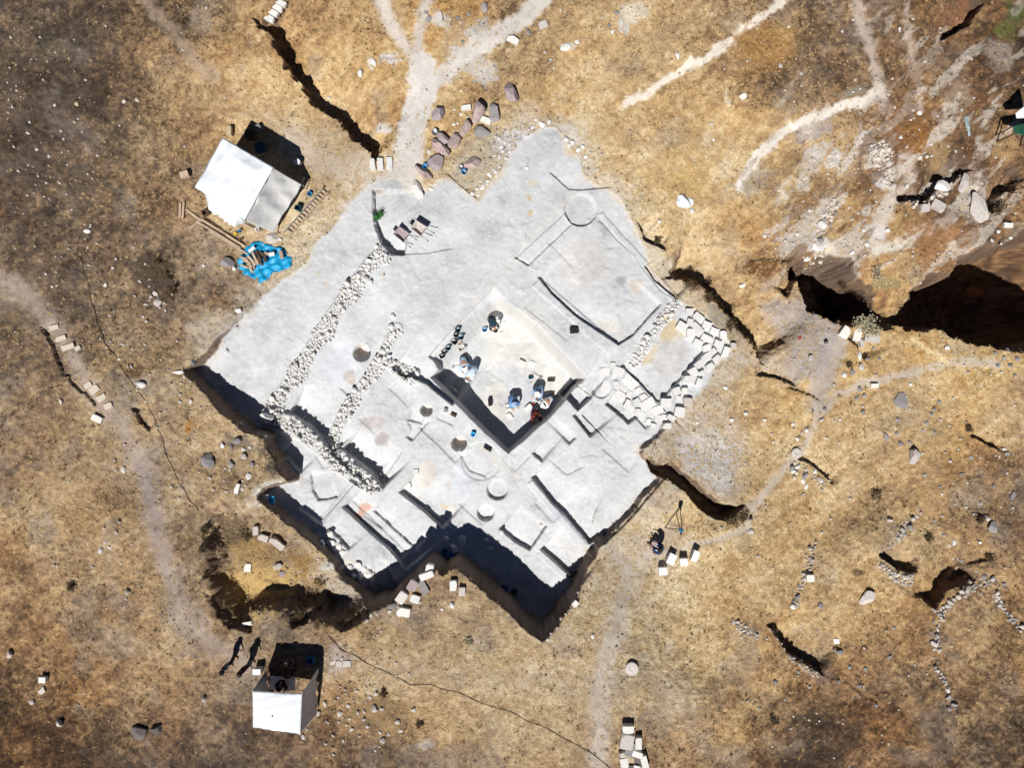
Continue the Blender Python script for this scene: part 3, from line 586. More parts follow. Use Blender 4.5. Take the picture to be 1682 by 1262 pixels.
def tuft(seed, n=7):
    r = random.Random(seed); V = []; F = []
    for k in range(n):
        a = r.uniform(0, 6.28); L = r.uniform(.6, 1.3); b = a + 1.57; w_ = .14; ox, oy = r.uniform(-.3, .3), r.uniform(-.3, .3)
        V += [(ox + math.cos(b)*w_, oy + math.sin(b)*w_, 0), (ox - math.cos(b)*w_, oy - math.sin(b)*w_, 0), (ox + math.cos(a)*L*.8, oy + math.sin(a)*L*.8, r.uniform(.5, 1.0))]; F.append((3*k, 3*k+1, 3*k+2))
    return V, F
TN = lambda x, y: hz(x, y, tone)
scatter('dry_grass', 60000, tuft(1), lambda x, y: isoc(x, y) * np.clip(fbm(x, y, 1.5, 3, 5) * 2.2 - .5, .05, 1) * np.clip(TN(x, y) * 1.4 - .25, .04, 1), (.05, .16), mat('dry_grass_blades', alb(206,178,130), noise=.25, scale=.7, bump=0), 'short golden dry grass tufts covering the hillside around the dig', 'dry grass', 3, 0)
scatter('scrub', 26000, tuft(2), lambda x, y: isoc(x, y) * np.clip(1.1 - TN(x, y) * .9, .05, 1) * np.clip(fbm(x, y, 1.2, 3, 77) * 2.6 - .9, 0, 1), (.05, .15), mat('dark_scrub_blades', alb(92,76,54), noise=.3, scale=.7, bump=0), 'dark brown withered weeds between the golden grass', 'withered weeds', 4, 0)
OCT = ([(1,0,0),(0,1,0),(-1,0,0),(0,-1,0),(.1,.1,.8),(0,0,-.6)], [(0,1,4),(1,2,4),(2,3,4),(3,0,4),(1,0,5),(2,1,5),(3,2,5),(0,3,5)])
def pdens(x, y):
    px = x * FPX / CAMH + CX; py = CY - y * FPX / CAMH; g = lambda a, b, s: np.exp(-((px - a) ** 2 + (py - b) ** 2) / (2 * s * s))
    d = .035 + .5 * g(60, 220, 90) + .35 * g(100, 380, 70) + .35 * g(260, 480, 50) + .3 * g(330, 650, 60) + .4 * g(400, 760, 50) + .55 * g(1450, 270, 60) + .55 * g(1340, 360, 50) + .25 * g(1550, 700, 100) + .25 * g(1400, 1100, 120) \
        + .7 * g(600, 1150, 50) + .3 * g(680, 970, 50) + .3 * g(1550, 200, 90) + .5 * g(1450, 420, 60) + .3 * g(1600, 900, 70) + .2 * g(960, 290, 30) + .3 * g(800, 240, 50) + .3 * g(200, 600, 60) + .25 * g(880, 60, 60) + .3 * g(950, 1000, 40)
    return np.clip(d, 0, 1) * np.clip(isoc(x, y) + .12, 0, 1) * np.clip(fbm(x, y, 1.0, 3, 9) * 3 - 1, .05, 1)
scatter('gravel', 11000, OCT, pdens, (.02, .12), mat('gravel_stone', alb(206,198,190), noise=.3, scale=.9, bump=.2), 'tiny pale stone chips strewn over the dry hillside', 'gravel', 5)
scatter('rubble', 2600, OCT, lambda x, y: hz(x, y, EXC) * np.clip(fbm(x, y, 1.4, 3, 19) * 3 - 1.2, .02, 1), (.012, .05), M_STONE, 'white stone crumbs scattered over the pale trodden excavation floor', 'rubble', 6)

def rdens(x, y):
    px = x * FPX / CAMH + CX; py = CY - y * FPX / CAMH; g = lambda a, b, sx, sy: np.exp(-((px - a) ** 2 / (2 * sx * sx) + (py - b) ** 2 / (2 * sy * sy)))
    return np.clip(.8 * g(600, 1145, 45, 28) + .25 * g(70, 240, 60, 80) + .5 * g(1450, 275, 35, 30) + .5 * g(1345, 380, 25, 50) + .4 * g(665, 985, 30, 25) + .5 * g(1600, 320, 30, 30) + .25 * g(1500, 180, 60, 60) + .3 * g(270, 490, 30, 20) + .3 * g(400, 760, 30, 40) + .2 * g(1480, 920, 80, 60) + .15 * g(1560, 720, 70, 60) + .3 * g(930, 1020, 30, 30) + .03, 0, 1) * np.clip(isoc(x, y), 0, 1) * np.clip(fbm(x, y, .6, 2, 29) * 3 - 1, .02, 1)
scatter('loose_rubble', 1500, _small0, rdens, (.05, .2), mat('loose_rubble_stone', alb(208,200,194), noise=.3, scale=.9, bump=.3), 'broken stones of mixed size heaped thinly on the grassy slopes', 'loose rubble', 15, .1)
# ---------------------------------------------------------------- rubble walls
def rubble_wall(lb, pts, wp, h, n, seed, m=None):
    m = m or M_STONE; dug = m is M_STONE; wp *= 1.15
    r = random.Random(seed); P = conv(pts); L = np.r_[0, np.cumsum(np.hypot(*np.diff(P, axis=0).T))]; g0 = G(*pts[len(pts)//2])
    root = empty('rubble_wall', (g0.x, g0.y, g0.z), 0, lb, 'rubble wall'); root['kind'] = 'thing'; hw = wp * .5 * CAMH / FPX; taken = []; tries = 0
    while len(taken) < n and tries < n * 40:
        tries += 1; s = r.uniform(0, L[-1]); x = np.interp(s, L, P[:, 0]); y = np.interp(s, L, P[:, 1]); x2 = np.interp(s + .1, L, P[:, 0]); y2 = np.interp(s + .1, L, P[:, 1])
        if abs(x2 - x) + abs(y2 - y) < 1e-6: continue
        d = Vector((x2 - x, y2 - y)).normalized(); o = r.uniform(-1, 1) * hw * (.8 + .3 * math.sin(s * 2.1 + seed)); x += -d.y * o; y += d.x * o; rad = r.choice([.07, .09, .11, .12, .14, .17, .22])
        if any((x - a) ** 2 + (y - b) ** 2 < ((rad + c) * .80) ** 2 for a, b, c in taken): continue
        if not dug and r.random() < .25: rad *= .6
        taken.append((x, y, rad))
    taken.sort(key=lambda t: -t[2]); mb = MB()
    for k, (x, y, rad) in enumerate(taken):
        z = float(hz(x, y)); sx, sy, sz = rad * r.uniform(.9, 1.3), rad * r.uniform(.8, 1.1), rad * r.uniform(.7, 1.25); rz = r.uniform(0, 6.28)
        rt = (r.uniform(-.3, .3), r.uniform(-.3, .3), rz)
        if k < 99: obj('stone', rockme('rock', r.randrange(10), m if r.random() < .75 else (M_ASH if dug else M_GREY)), root, (x - g0.x, y - g0.y, z + sz * (.6 if dug else .2) - g0.z), rt, (sx * 1.1, sy * 1.1, sz))
        else:
            V, F = rock_geo(100 + r.randrange(10), 2) if False else _small[r.randrange(4)]; M = Matrix.Translation((x - g0.x, y - g0.y, z + sz * .5 - g0.z)) @ Euler(rt).to_matrix().to_4x4() @ Matrix.Diagonal((sx, sy, sz, 1))
            mb.add([M @ Vector(v) for v in V], F)
    if mb.V: o = mb.build('small_stones', m, root); o['kind'] = 'stuff'
_small = [rock_geo(700 + k, 1, 6, .15) for k in range(4)]
for k, (lb, pts, wp, h) in enumerate(RW): rubble_wall(lb, pts, wp, h, [340, 210, 330, 80][k], 20 + k)
rubble_wall('ragged strip of small loose white stones along the north-west edge of the paved room', [(1110,498),(1090,525),(1062,560),(1048,585),(1036,602)], 15, 0, 90, 31)
rubble_wall('half buried line of pale stones beside a long black shadow on the lower right slope', [(1262,1024),(1285,1060),(1300,1082),(1350,1112)], 10, 0, 50, 32, M_FIELD)
rubble_wall('curved ruined wall of pale stones beside a black hollow near the right edge', [(1540,1010),(1570,985),(1600,958),(1630,955)], 12, 0, 50, 33, M_FIELD)
rubble_wall('ruined wall line of pale stones running down to the right edge of the photo', [(1632,975),(1655,1010),(1682,1035)], 9, 0, 34, 34, M_FIELD)
rubble_wall('ruined wall of pale stones behind a shadowed hollow, above the white scrap of litter', [(1445,928),(1470,948),(1498,955)], 14, 0, 34, 35, M_FIELD)
rubble_wall('straight row of white stones climbing the dry slope right of centre', [(1512,843),(1485,868),(1462,898),(1448,905)], 8, 0, 40, 36, M_FIELD)
rubble_wall('broken vertical line of stones on the dry slope east of the small white stools', [(1338,890),(1328,925),(1322,950),(1310,975),(1305,1000)], 9, 0, 44, 37, M_FIELD)
rubble_wall('short stone line pointing down-right above the long half buried wall', [(1205,1022),(1222,1035),(1245,1048)], 9, 0, 26, 38, M_FIELD)
rubble_wall('thin line of small stones low on the slope near the lower right corner', [(1535,1095),(1552,1120),(1562,1150),(1572,1165)], 6, 0, 30, 39, M_FIELD)
rubble_wall('cluster of collapsed wall stones beside the round slab on the eastern trail', [(1300,765),(1320,775),(1345,790),(1358,798)], 16, 0, 34, 40, M_FIELD)
rubble_wall('line of pale stones linking the black hollow to the lower slope near the right edge', [(1548,1010),(1538,1035),(1536,1070)], 7, 0, 24, 41, M_FIELD)
rubble_wall('jagged stone heap in the trampled rocky ground at upper right, by its black crevice', [(1482,330),(1505,338),(1530,325),(1548,300),(1565,292)], 22, 0, 80, 42, M_ROCKP)
rubble_wall('string of white rocks across the rocky slope above the dark hollow', [(1375,330),(1362,350),(1350,375),(1340,400),(1330,440)], 16, 0, 80, 43, M_ROCKP)
rubble_wall('band of white broken rock along the rocky spur at upper right', [(1440,235),(1450,262),(1462,285),(1455,305)], 30, 0, 80, 44, M_ROCKP)

# ---------------------------------------------------------------- ashlar blocks, paving, single stones
def zm(ox, oy, s, L): return [(ox + e[0] / s, oy + e[1] / s, e[2] / s, (e[3] if len(e) > 3 else e[2] * .85) / s, *e[4:]) for e in L]
E_ = zm(960, 440, 4.507, [(775,325,55,45,0),(845,370,85,50,40),(905,425,65,50,20),(780,405,45,50,10),(835,450,100,45,45),(720,435,75,60,30),(785,485,60,65,0),(960,470,60,45,20),(1025,495,50,58,0),
 (905,525,90,45,25),(840,557,68,45,25),(985,562,55,45,20),(905,595,62,48,-20),(1045,620,45,68,20),(1100,580,38,46,0),(940,630,72,42,-40),(888,668,72,42,-40),(845,712,66,40,-40),(975,672,58,36,-40),(925,733,62,42,-30),
 (803,770,62,55,-30),(765,830,80,58,0),(845,848,40,56,20),(860,782,45,28,-30),(680,915,58,56,-20),(740,912,46,46,0),(690,965,42,34,0),(765,995,62,62,0),(602,1000,76,62,0),(702,1068,72,72,10),(640,1112,64,40,30),(610,1172,60,42,0)])
PLACE_E = ['at the north corner of the wall', 'second from the north corner of the wall', 'third from the north corner on the outer row', 'small, upright, in the gap behind the north corner', 'long, diagonal, in the middle row of the north arm', 'at the inner tip of the north arm facing the bare floor',
 'squarish, on the inner edge of the north arm', 'in the outer row halfway down the north arm', 'at the outer east edge of the north arm', 'wide, in the middle row where the north arm nears the corner', 'low, on the inner edge above the corner', 'at the outer side of the corner', 'filling the inner side of the corner',
 'rounded, just outside the eastern corner', 'grey and set apart beyond the eastern corner', 'first of the south-west arm by the corner', 'second of the south-west arm inner row', 'third of the south-west arm inner row', 'first of the outer row of the south-west arm', 'second of the outer row of the south-west arm',
 'fourth of the inner row of the south-west arm', 'large and bright, halfway along the south-west arm', 'narrow, leaning outside the south-west arm', 'thin filler between the two rows of the south-west arm', 'fifth of the inner row, close to the dark gap', 'beside the dark gap in the south-west arm',
 'low, below the dark gap', 'grey and round, off the outer side of the wall', 'at the south corner of the bare room', 'largest pale one, standing off the south corner', 'low one half buried below the south corner', 'small last one at the southern end']
for e, pl in zip(E_, PLACE_E): stone(*e, ht=.34, kind='block', m=M_ASH if 'grey' not in pl else M_FIELD, label='ashlar block ' + pl, cat='stone block', group='ashlar wall round the bare eastern room', name='ashlar_block', sink=.25)
S_ = zm(960, 440, 4.507, [(145,770,78,58,0),(250,766,86,62,20),(210,718,40,33,0),(340,845,112,66,42),(285,893,64,42,30),(255,950,84,74,30),(343,945,68,50,30),(398,912,56,46,-30),(436,955,50,44,-30),(388,992,48,46,-30),(470,1010,104,72,-30),
 (335,1022,84,70,30),(540,1057,84,64,-20),(425,1098,54,54,0),(480,1142,56,44,20),(545,1114,54,44,0),(165,880,78,70,30),(395,1060,44,34,0),(592,1108,44,40,10),(215,800,30,26,0),(235,850,34,24,0),(510,1168,40,30,10)])
for i, e in enumerate(S_): stone(*e, ht=.16, kind='block', m=M_ASH, label='flat white paving slab fitted among its neighbours south-west of the bare room', cat='paving slab', group='flat paving slabs between the two rooms', name='paving_slab', sink=.3)

B = zm(670, 120, 5.735, [(975,175,92,165,-18),(290,365,92,120,10),(660,355,112,170,10),(815,355,84,175,-5),(545,505,84,140,25),(690,545,150,86,22),(452,630,90,150,28),(335,610,120,76,32),(292,695,185,72,36),(255,842,105,150,20),(142,935,150,72,38),(88,1085,76,150,-25),(608,855,120,100,-15)])
BM = [M_LILAC, M_LILAC, M_PINK, M_GREY, M_PINK, M_GREY, M_PINK, M_LILAC, M_PINK, M_LILAC, M_PINK, M_STONE, M_PINK]
BL = ['large lilac boulder lying alone in the dry grass north-east of the heap', 'upright reddish boulder standing alone beside the dirt track', 'big pink boulder at the top of the heap beside a white slab', 'grey cracked boulder beside the white squared block', 'pink boulder leaning against the rectangular grey slab',
 'rectangular grey boulder slab next to the pink leaning one', 'pink oval boulder in the middle of the row along the track', 'small lilac boulder wedged behind two pink ones', 'long pink split boulder on the track side of the heap', 'oval lilac grey boulder above the small blue bucket', 'long pink boulder at the lower end of the heap by the blue bucket',
 'white elongated boulder, the lowest one of the heap on the pale floor', 'pink broken boulder alone inside the square greyish patch']
BH = [.75,.6,.8,.5,.5,.35,.5,.5,.55,.45,.5,.4,.35]
for b, m_, lb, h_ in zip(B, BM, BL, BH): stone(*b, ht=h_, kind='boulder', m=m_, label=lb, cat='boulder', group='boulders heaped beside the track', name='boulder', sink=.15)
stone(*zm(670,120,5.735,[(735,445,98,50,22)])[0], ht=.3, kind='block', m=M_PALEB, label='bright white squared block lying between the pink and the grey boulder', cat='stone block', name='stone_block')
stone(*zm(670,120,5.735,[(548,325,90,46,-10)])[0], ht=.25, kind='block', m=M_ASH, label='white stone slab beside the biggest pink boulder', cat='stone slab', name='stone_slab')
for e in zm(670, 120, 5.735, [(608,1132,50,50,10),(662,1148,34,30,0),(705,1072,62,66,30),(650,1085,32,28,0),(765,950,50,72,-20),(752,1012,42,30,0),(738,1040,30,24,0),(783,1020,28,22,0),(830,930,36,36,0),(862,882,36,36,10),(800,905,24,20,0),(925,800,42,30,0),(860,785,42,46,0),(892,735,34,34,0),
 (882,694,44,32,0),(960,740,32,26,0),(860,618,38,38,0),(828,600,28,24,0),(915,655,24,30,0),(955,665,26,34,0),(810,680,24,24,0),(816,776,26,22,0),(690,1020,30,30,0),(832,965,30,24,0),(905,850,26,20,0)]):
    stone(*e, kind='rock', m=M_ASH, label='white stone in the loose row edging the greyish square beside the pale floor', cat='stone', group='row of white stones edging the greyish square', name='stone')
for e in zm(670, 120, 5.735, [(500,385,46,30,-20),(430,475,38,34,0),(470,470,28,28,0),(440,340,32,22,-30),(570,415,36,26,0),(745,362,24,30,0),(740,325,22,20,0),(262,1048,28,24,0),(218,1090,50,40,30),(200,745,44,52,0),(410,72,40,26,0),(500,165,28,28,0)]):
    stone(*e, m=M_STONE, label='small white stone lying among the pink boulders', cat='stone', group='small stones among the pink boulders')
# single stones that can be pointed at
ONE = [ # px, py, w, h, rot, height, material, kind, label
 (592,119,11,14,10,.3,M_PALEB,'rock','white stone alone in the grass left of the forked track'), (614,102,9,14,-20,.15,M_PALEB,'rock','flat white stone right of the lone white stone by the forked track'),
 (843,65,19,10,25,.3,M_PALEB,'bblock','bright white oblong block at the edge of the diagonal track'), (868,52,11,10,0,.25,M_GREY,'rock','grey stone upper right of the white oblong block'), (892,40,14,11,-20,.2,M_FIELD,'block','pale block above the grey stone near the diagonal track'),
 (722,28,10,16,-15,.25,M_FIELD,'block','pale upright block between the two forks of the track'), (704,30,14,14,0,.2,M_GREY,'rock','grey stone left of the pale upright block'), (797,12,14,18,0,.3,M_LILAC,'rock','lilac stone at the top edge near the diagonal track'),
 (930,76,22,12,-30,.1,M_ASH,'rock','large flat white stone in the grass right of the diagonal track'), (948,68,9,9,0,.2,M_STONE,'rock','small white stone touching the large flat white one'), (1006,51,10,9,0,.2,M_PALEB,'rock','small white stone below the pale bare patch at top'),
 (1113,90,9,13,-10,.2,M_PALEB,'rock','white stone in open grass left of the pale diagonal trail'), (1221,158,11,9,-30,.1,M_PALEB,'block','bright white squared stone in the open grass'), (1282,107,9,9,0,.1,M_FIELD,'rock','pale round stone in grass between the two diagonal trails'),
 (1172,228,5,5,0,.1,M_PALEB,'rock','tiny white stone above the white tarpaulin in open grass'), (1083,363,8,8,0,.2,M_ASH,'rock','white stone by the dark hollow east of the round platform'), (865,275,8,7,0,.15,M_PALEB,'rock','small white stone alone on the pale floor below the greyish square'),
 (342,757,18,18,0,.45,M_GREY,'boulder','round grey boulder with a black shadow on the south-west slope'), (228,1204,21,20,0,.35,M_DKBAS,'boulder','larger of the two round dark boulders near the lower left'), (257,1199,15,15,0,.35,M_DKBAS,'boulder','smaller of the two round dark boulders near the lower left'),
 (335,1150,8,10,0,.25,M_FIELD,'rock','small grey stone left of the square canopy'), (15,1075,11,13,0,.25,M_FIELD,'rock','grey stone at the far left edge with a dark shadow'), (71,1117,11,9,0,.3,M_PALEB,'block','square pale stone low at the left, topmost of three'),
 (69,1136,15,14,20,.1,M_FIELD,'rock','flat pale triangular stone, middle of three at lower left'), (52,1155,12,8,30,.15,M_FIELD,'rock','small grey stone, lowest of three at lower left'), (97,1190,11,12,-20,.3,M_FIELD,'rock','pale stone above the lower left corner with a dark shadow'),
 (209,973,8,9,0,.25,M_FIELD,'rock','grey stone beside the left foot trail'), (1425,983,24,15,-25,.35,M_FIELD,'boulder','pale pointed boulder on the slope above the scrap of litter'), (1348,996,11,11,0,.15,M_GREY,'rock','grey stone left of the pale pointed boulder'),
 (1304,998,10,9,0,.25,M_ASH,'rock','white stone with a dark shadow on the right slope'), (1330,950,12,11,0,.3,M_PALEB,'block','bright white block in the broken vertical stone line'), (1480,660,15,26,-10,.3,M_GREY,'boulder','upright grey boulder on the open eastern slope'),
 (1502,748,14,22,10,.4,M_FIELD,'boulder','pointed pale boulder on the eastern slope with a dark side'), (1456,718,10,16,0,.25,M_GREY,'rock','grey upright stone left of the pointed pale boulder'), (1436,634,12,7,0,.2,M_PALEB,'block','white flat block beside the eastern trail'),
 (1556,571,11,8,0,.15,M_ASH,'rock','white stone below the ravine edge'), (1496,631,7,6,0,.12,M_PALEB,'rock','small white stone in the open grass below the eastern trail'), 
 (973,1046,7,8,0,.15,M_PALEB,'rock','small white stone south-east of the deep trench corner'), (945,992,9,8,-45,.2,M_PALEB,'block','white stone on the eastern rim of the deep trench'),
 (745,962,11,16,0,.35,M_ASH,'block','taller of two white blocks on the spur between the trenches'), (759,972,10,13,0,.3,M_FIELD,'block','shorter grey block beside the taller white one on the spur'), (743,995,10,11,0,.25,M_ASH,'rock','white stone lower on the spur between the trenches'),
 (726,1002,5,5,0,.1,M_PALEB,'rock','tiny white stone left of the lower one on the spur'), (663,1006,20,13,10,.3,M_PALEB,'bblock','largest white block on the south trench rim'), (682,984,14,12,20,.3,M_ASH,'bblock','pale block above the largest one on the south trench rim'),
 (706,935,12,14,10,.4,M_PALEB,'bblock','upper of two bright blocks at the trench rim'), (701,946,22,10,-20,.3,M_PALEB,'bblock','lower, longer bright block at the trench rim'), (660,982,14,18,35,.25,M_STONE,'bblock','long cream block along the trench rim'),
 (695,965,12,22,-30,.2,M_GREY,'block','grey leaning stone behind the bright blocks'), (678,962,14,16,30,.3,M_LILAC,'block','lilac block on the trench rim below the bright ones'), (645,998,16,10,-30,.2,M_GREY,'rock','grey stone at the western end of the rim blocks'),
 (456,893,10,26,-50,.4,M_FIELD,'bblock','long pale block lying in the old overgrown trench'), (433,884,16,10,20,.3,M_FIELD,'block','pale block left of the long one in the overgrown trench'), (421,872,9,14,0,.3,M_FIELD,'block','upright pale block at the top of the overgrown trench'),
 (407,933,11,13,5,.15,M_PALEB,'block','bright white squared stone in the overgrown trench'), (456,931,18,12,0,.3,M_FIELD,'rock','rounded pale stone beside a lilac one in the overgrown trench'), (463,943,16,12,20,.25,M_LILAC,'rock','lilac stone below the pale rounded one in the overgrown trench'),
 (409,1025,20,6,-8,.15,M_PALEB,'block','white flat stone on the south rim above the two standing people'), (390,724,18,12,-30,.3,M_GREY,'rock','grey rock below the corner pit on the west slope'), (365,731,8,10,0,.2,M_ASH,'rock','white stone left of the grey rock on the west slope'),
 (380,735,6,10,0,.2,M_GREY,'rock','narrow grey stone under the grey rock on the west slope'), (379,762,11,13,0,.25,M_GREY,'rock','triangular grey stone on the west slope'), (400,751,14,10,20,.2,M_FIELD,'rock','pale stone right of the triangular grey one'),
 (407,782,10,12,0,.2,M_ASH,'rock','white stone above the pale spit of earth in the west'), (390,803,7,16,15,.3,M_PALEB,'block','white upright block at the edge of the pale earth spit'), (415,764,9,9,0,.2,M_GREY,'rock','grey stone beside the dark soil slope'),
 (437,686,18,16,0,.6,M_ASH,'boulder','large white boulder at the mouth of the corner pit'), (434,718,12,9,20,.3,M_FIELD,'rock','pale stone under the rubble wall in the dark soil'), (293,611,24,7,-5,.2,M_ASH,'rock','white flat stone at the western tip of the dig'),
 (317,596,8,10,0,.3,M_GREY,'rock','dark edged stone above the western tip of the dig'), (372,577,8,10,0,.2,M_ASH,'rock','white stone on the pale floor near the western tip'), (392,510,14,12,-40,.2,M_ASH,'rock','white stone at the north-west edge of the dig'),
 (388,538,10,5,-20,.2,M_FIELD,'rock','low stone with shadow on the north-west edge of the dig'), (231,633,18,10,10,.2,M_ASH,'rock','white oblong stone beside the hose on the west slope'), (160,688,17,10,25,.2,M_PALEB,'block','bright white slab at the foot of the left trail steps'),
 (100,660,8,12,0,.2,M_FIELD,'rock','pale stone left of the lower trail steps'), (203,773,10,12,0,.15,M_FIELD,'rock','pale stone beside the left trail'), (173,468,8,8,0,.15,M_ASH,'rock','white stone on the dark western slope'), (144,380,14,7,0,.1,M_ASH,'rock','white flat stone on the dark slope west of the tent'),
 (90,172,6,6,0,.15,M_FIELD,'rock','pale stone on the dark upper left slope'), (126,170,9,8,0,.1,M_BURL,'rock','yellowish stone on the dark upper left slope'), (258,497,14,14,0,.3,M_FIELD,'rock','cluster-topping pale rock on the dark ridge below the tarp'),
 (1414,563,14,6,70,.3,M_FIELD,'block','grey oblong stone by the dark crack below the ravine bush'), (1408,548,12,24,15,.25,M_PALEB,'bblock','right one of two white slabs below the ravine bush'), (1388,546,14,18,35,.25,M_PALEB,'bblock','left one of two white slabs below the ravine bush'),
 (1432,556,24,13,10,.25,M_FIELD,'bblock','pale boulder pile stone beside the white slabs'), (1357,562,8,6,-30,.3,M_DKBAS,'rock','black stone on the grey trodden ground'), (1332,587,9,11,0,.2,M_FIELD,'rock','grey stone on the grey trodden ground'), (1387,616,9,10,0,.2,M_ASH,'rock','white stone at the trail crossing, leftmost of its three'),
 (1401,612,10,12,0,.2,M_GREY,'rock','grey stone in the middle of three at the trail crossing'), (1412,585,7,16,0,.25,M_ASH,'rock','upright pale stone above the trail crossing'), (1415,603,12,12,0,.2,M_FIELD,'rock','right stone of three at the trail crossing'), (1220,469,12,8,0,.2,M_PALEB,'rock','bright white stone beyond the dark bank'),
 (1226,680,10,7,-20,.2,M_ASH,'rock','white stone with a shadow on the pale bare ground east of the paving'), (1145,695,7,6,0,.12,M_PALEB,'rock','white stone on bare ground below the paving'), (1234,874,12,9,0,.15,M_FIELD,'rock','pale stone above the curved eastern trail'),
 (1234,853,8,5,-20,.3,M_DKBAS,'rock','black stone right of the curved dark trench'), (1314,745,1,1,0,.01,M_FIELD,'rock',''), (1370,632,6,6,0,.15,M_FIELD,'rock','pale pebble stone beside the eastern trail'), (1325,707,8,8,0,.2,M_ASH,'rock','white stone on the eastern trail near its top bend'), (1350,690,12,7,-40,.2,M_FIELD,'rock','oblong stone right of the white one on the eastern trail'),
 (1655,745,12,8,10,.2,M_GREY,'rock','grey stone near the right edge with a white one above'), (1650,738,7,5,0,.15,M_PALEB,'rock','white stone touching the grey one near the right edge'), (1664,815,9,18,30,.2,M_GREY,'rock','grey upright stone near the right edge'), (1568,893,9,11,0,.2,M_ASH,'rock','white stone on the reddish slope at right'),
 (1632,868,16,16,0,.3,M_GREY,'boulder','round grey boulder on the reddish slope at right'), (1620,852,18,10,10,.3,M_FIELD,'rock','pale stone above the round grey boulder'), (1462,855,14,6,10,.2,M_FIELD,'rock','pale stone beside a dark hollow left of the climbing stone row'), (1610,892,7,5,0,.1,M_PALEB,'rock','tiny white flat stone on the reddish slope'),
 (1608,338,24,40,-25,.18,M_FIELD,'boulder','large pale sloping rock slab in the rocky ground at right'), (1585,300,16,24,10,.35,M_FIELD,'boulder','broken pale rock at the top of the large sloping slab'), (1540,338,22,14,30,.35,M_FIELD,'bblock','pale block below the black crevice at upper right'),
 (1518,342,14,12,0,.35,M_FIELD,'bblock','bluish pale block left of its neighbour below the black crevice'), (1548,306,22,16,0,.35,M_STONE,'boulder','white rock topping the heap in the black crevice'), (1655,370,14,7,5,.25,M_PALEB,'block','white flat block on the brown slope near the right edge'),
 (1345,405,16,12,0,.3,M_PALEB,'boulder','white rock in the rocky band left of the foot trail'), (1352,368,10,14,0,.3,M_STONE,'boulder','upright white rock higher in the rocky band'), (1325,425,16,10,-20,.2,M_STONE,'rock','pale rock above the dark hollow'), (1400,415,12,8,0,.25,M_PALEB,'rock','white stone with a dark line right of the rocky band'),
 (1458,378,9,8,0,.2,M_PALEB,'rock','white stone on the pale trail below the rocky heap'), (1490,305,10,10,0,.3,M_STONE,'rock','white stone left of the rocky heap'), (1512,185,10,8,0,.15,M_ASH,'rock','white stone beside the narrow upper right trail'), (1478,46,6,6,0,.1,M_PALEB,'rock','tiny white stone near the narrow upper right trail'),
 (733,886,12,11,0,.2,M_PALEB,'rock','bright white stone at the head of the deep trench'), (760,888,11,14,0,.2,M_PALEB,'boulder','round bright stone between the two trench arms'), (744,898,11,10,0,.3,M_STONE,'rock','pale stone at the tip between the trench arms'),
 (669,798,12,9,0,.2,M_PALEB,'block','white squared stone on the floor below the round pits'), (683,775,9,8,0,.15,M_STONE,'block','small squared white stone with a shadow on the lower floor'), (805,902,16,8,0,.1,M_PALEB,'rock','flat bright stone above the deep trench'), (799,888,10,8,0,.15,M_STONE,'rock','white stone right of the deep trench head'),
 (824,876,8,9,0,.2,M_ASH,'rock','white stone at the corner of the sunken square'), (888,863,8,8,0,.2,M_STONE,'rock','white stone at the eastern corner of the sunken square'), (857,597,11,9,25,.25,M_PALEB,'bblock','white block on the central trench floor, the left of a pair'), (873,599,11,11,20,.1,M_ASH,'bblock','flat pale block on the central trench floor, the right of a pair'),
 (837,684,8,12,-30,.15,M_STONE,'block','white block ringed by shadow on the central trench floor'), (868,670,13,9,-35,.25,M_PALEB,'bblock','white squared block beside the digger in red'), (823,547,7,6,0,.1,M_STONE,'rock','small white stone on the trench floor near the wheelbarrow'), (748,642,9,6,30,.2,M_ASH,'rock','white stone at the dark south-west foot of the central trench'),
 (645,520,11,10,0,.25,M_PALEB,'rock','round white stone above the short rubble wall'), (642,537,13,11,0,.3,M_PALEB,'rock','second round white stone above the short rubble wall'), (644,552,12,11,0,.3,M_PALEB,'rock','third round white stone above the short rubble wall'), (609,464,9,9,0,.35,M_PALEB,'rock','white stone with a long shadow right of the curving wall'),
 (583,488,12,7,0,.3,M_PALEB,'rock','long white stone on the curving wall edge'), (630,452,5,7,0,.15,M_BURL,'rock','small brownish stone right of the curving wall'), (797,437,0,0,0,0,M_STONE,'rock',''), (805,387,4,4,0,.1,M_PALEB,'rock','tiny white stone on the pale floor left of the round platform'), (848,427,8,4,10,.15,M_PALEB,'rock','small white stone at the end of the square room wall'),
 (480,1130,0,0,0,0,M_STONE,'rock','')]
for e in ONE:
    if e[2] > 2: stone(*e[:5], ht=e[5], kind=e[7], m=e[6], label=e[8], cat='boulder' if e[7] == 'boulder' else 'stone', name='boulder' if e[7] == 'boulder' else ('stone_block' if 'block' in e[7] else 'stone'), sink=.2)
QUEUE = []
def cluster(L, lb, grp, m=M_STONE, kind='rock', ht=None):
    for e in L: QUEUE.append((e[2] * (e[3] if len(e) > 3 else e[2]), e, lb, grp, m, kind, ht))
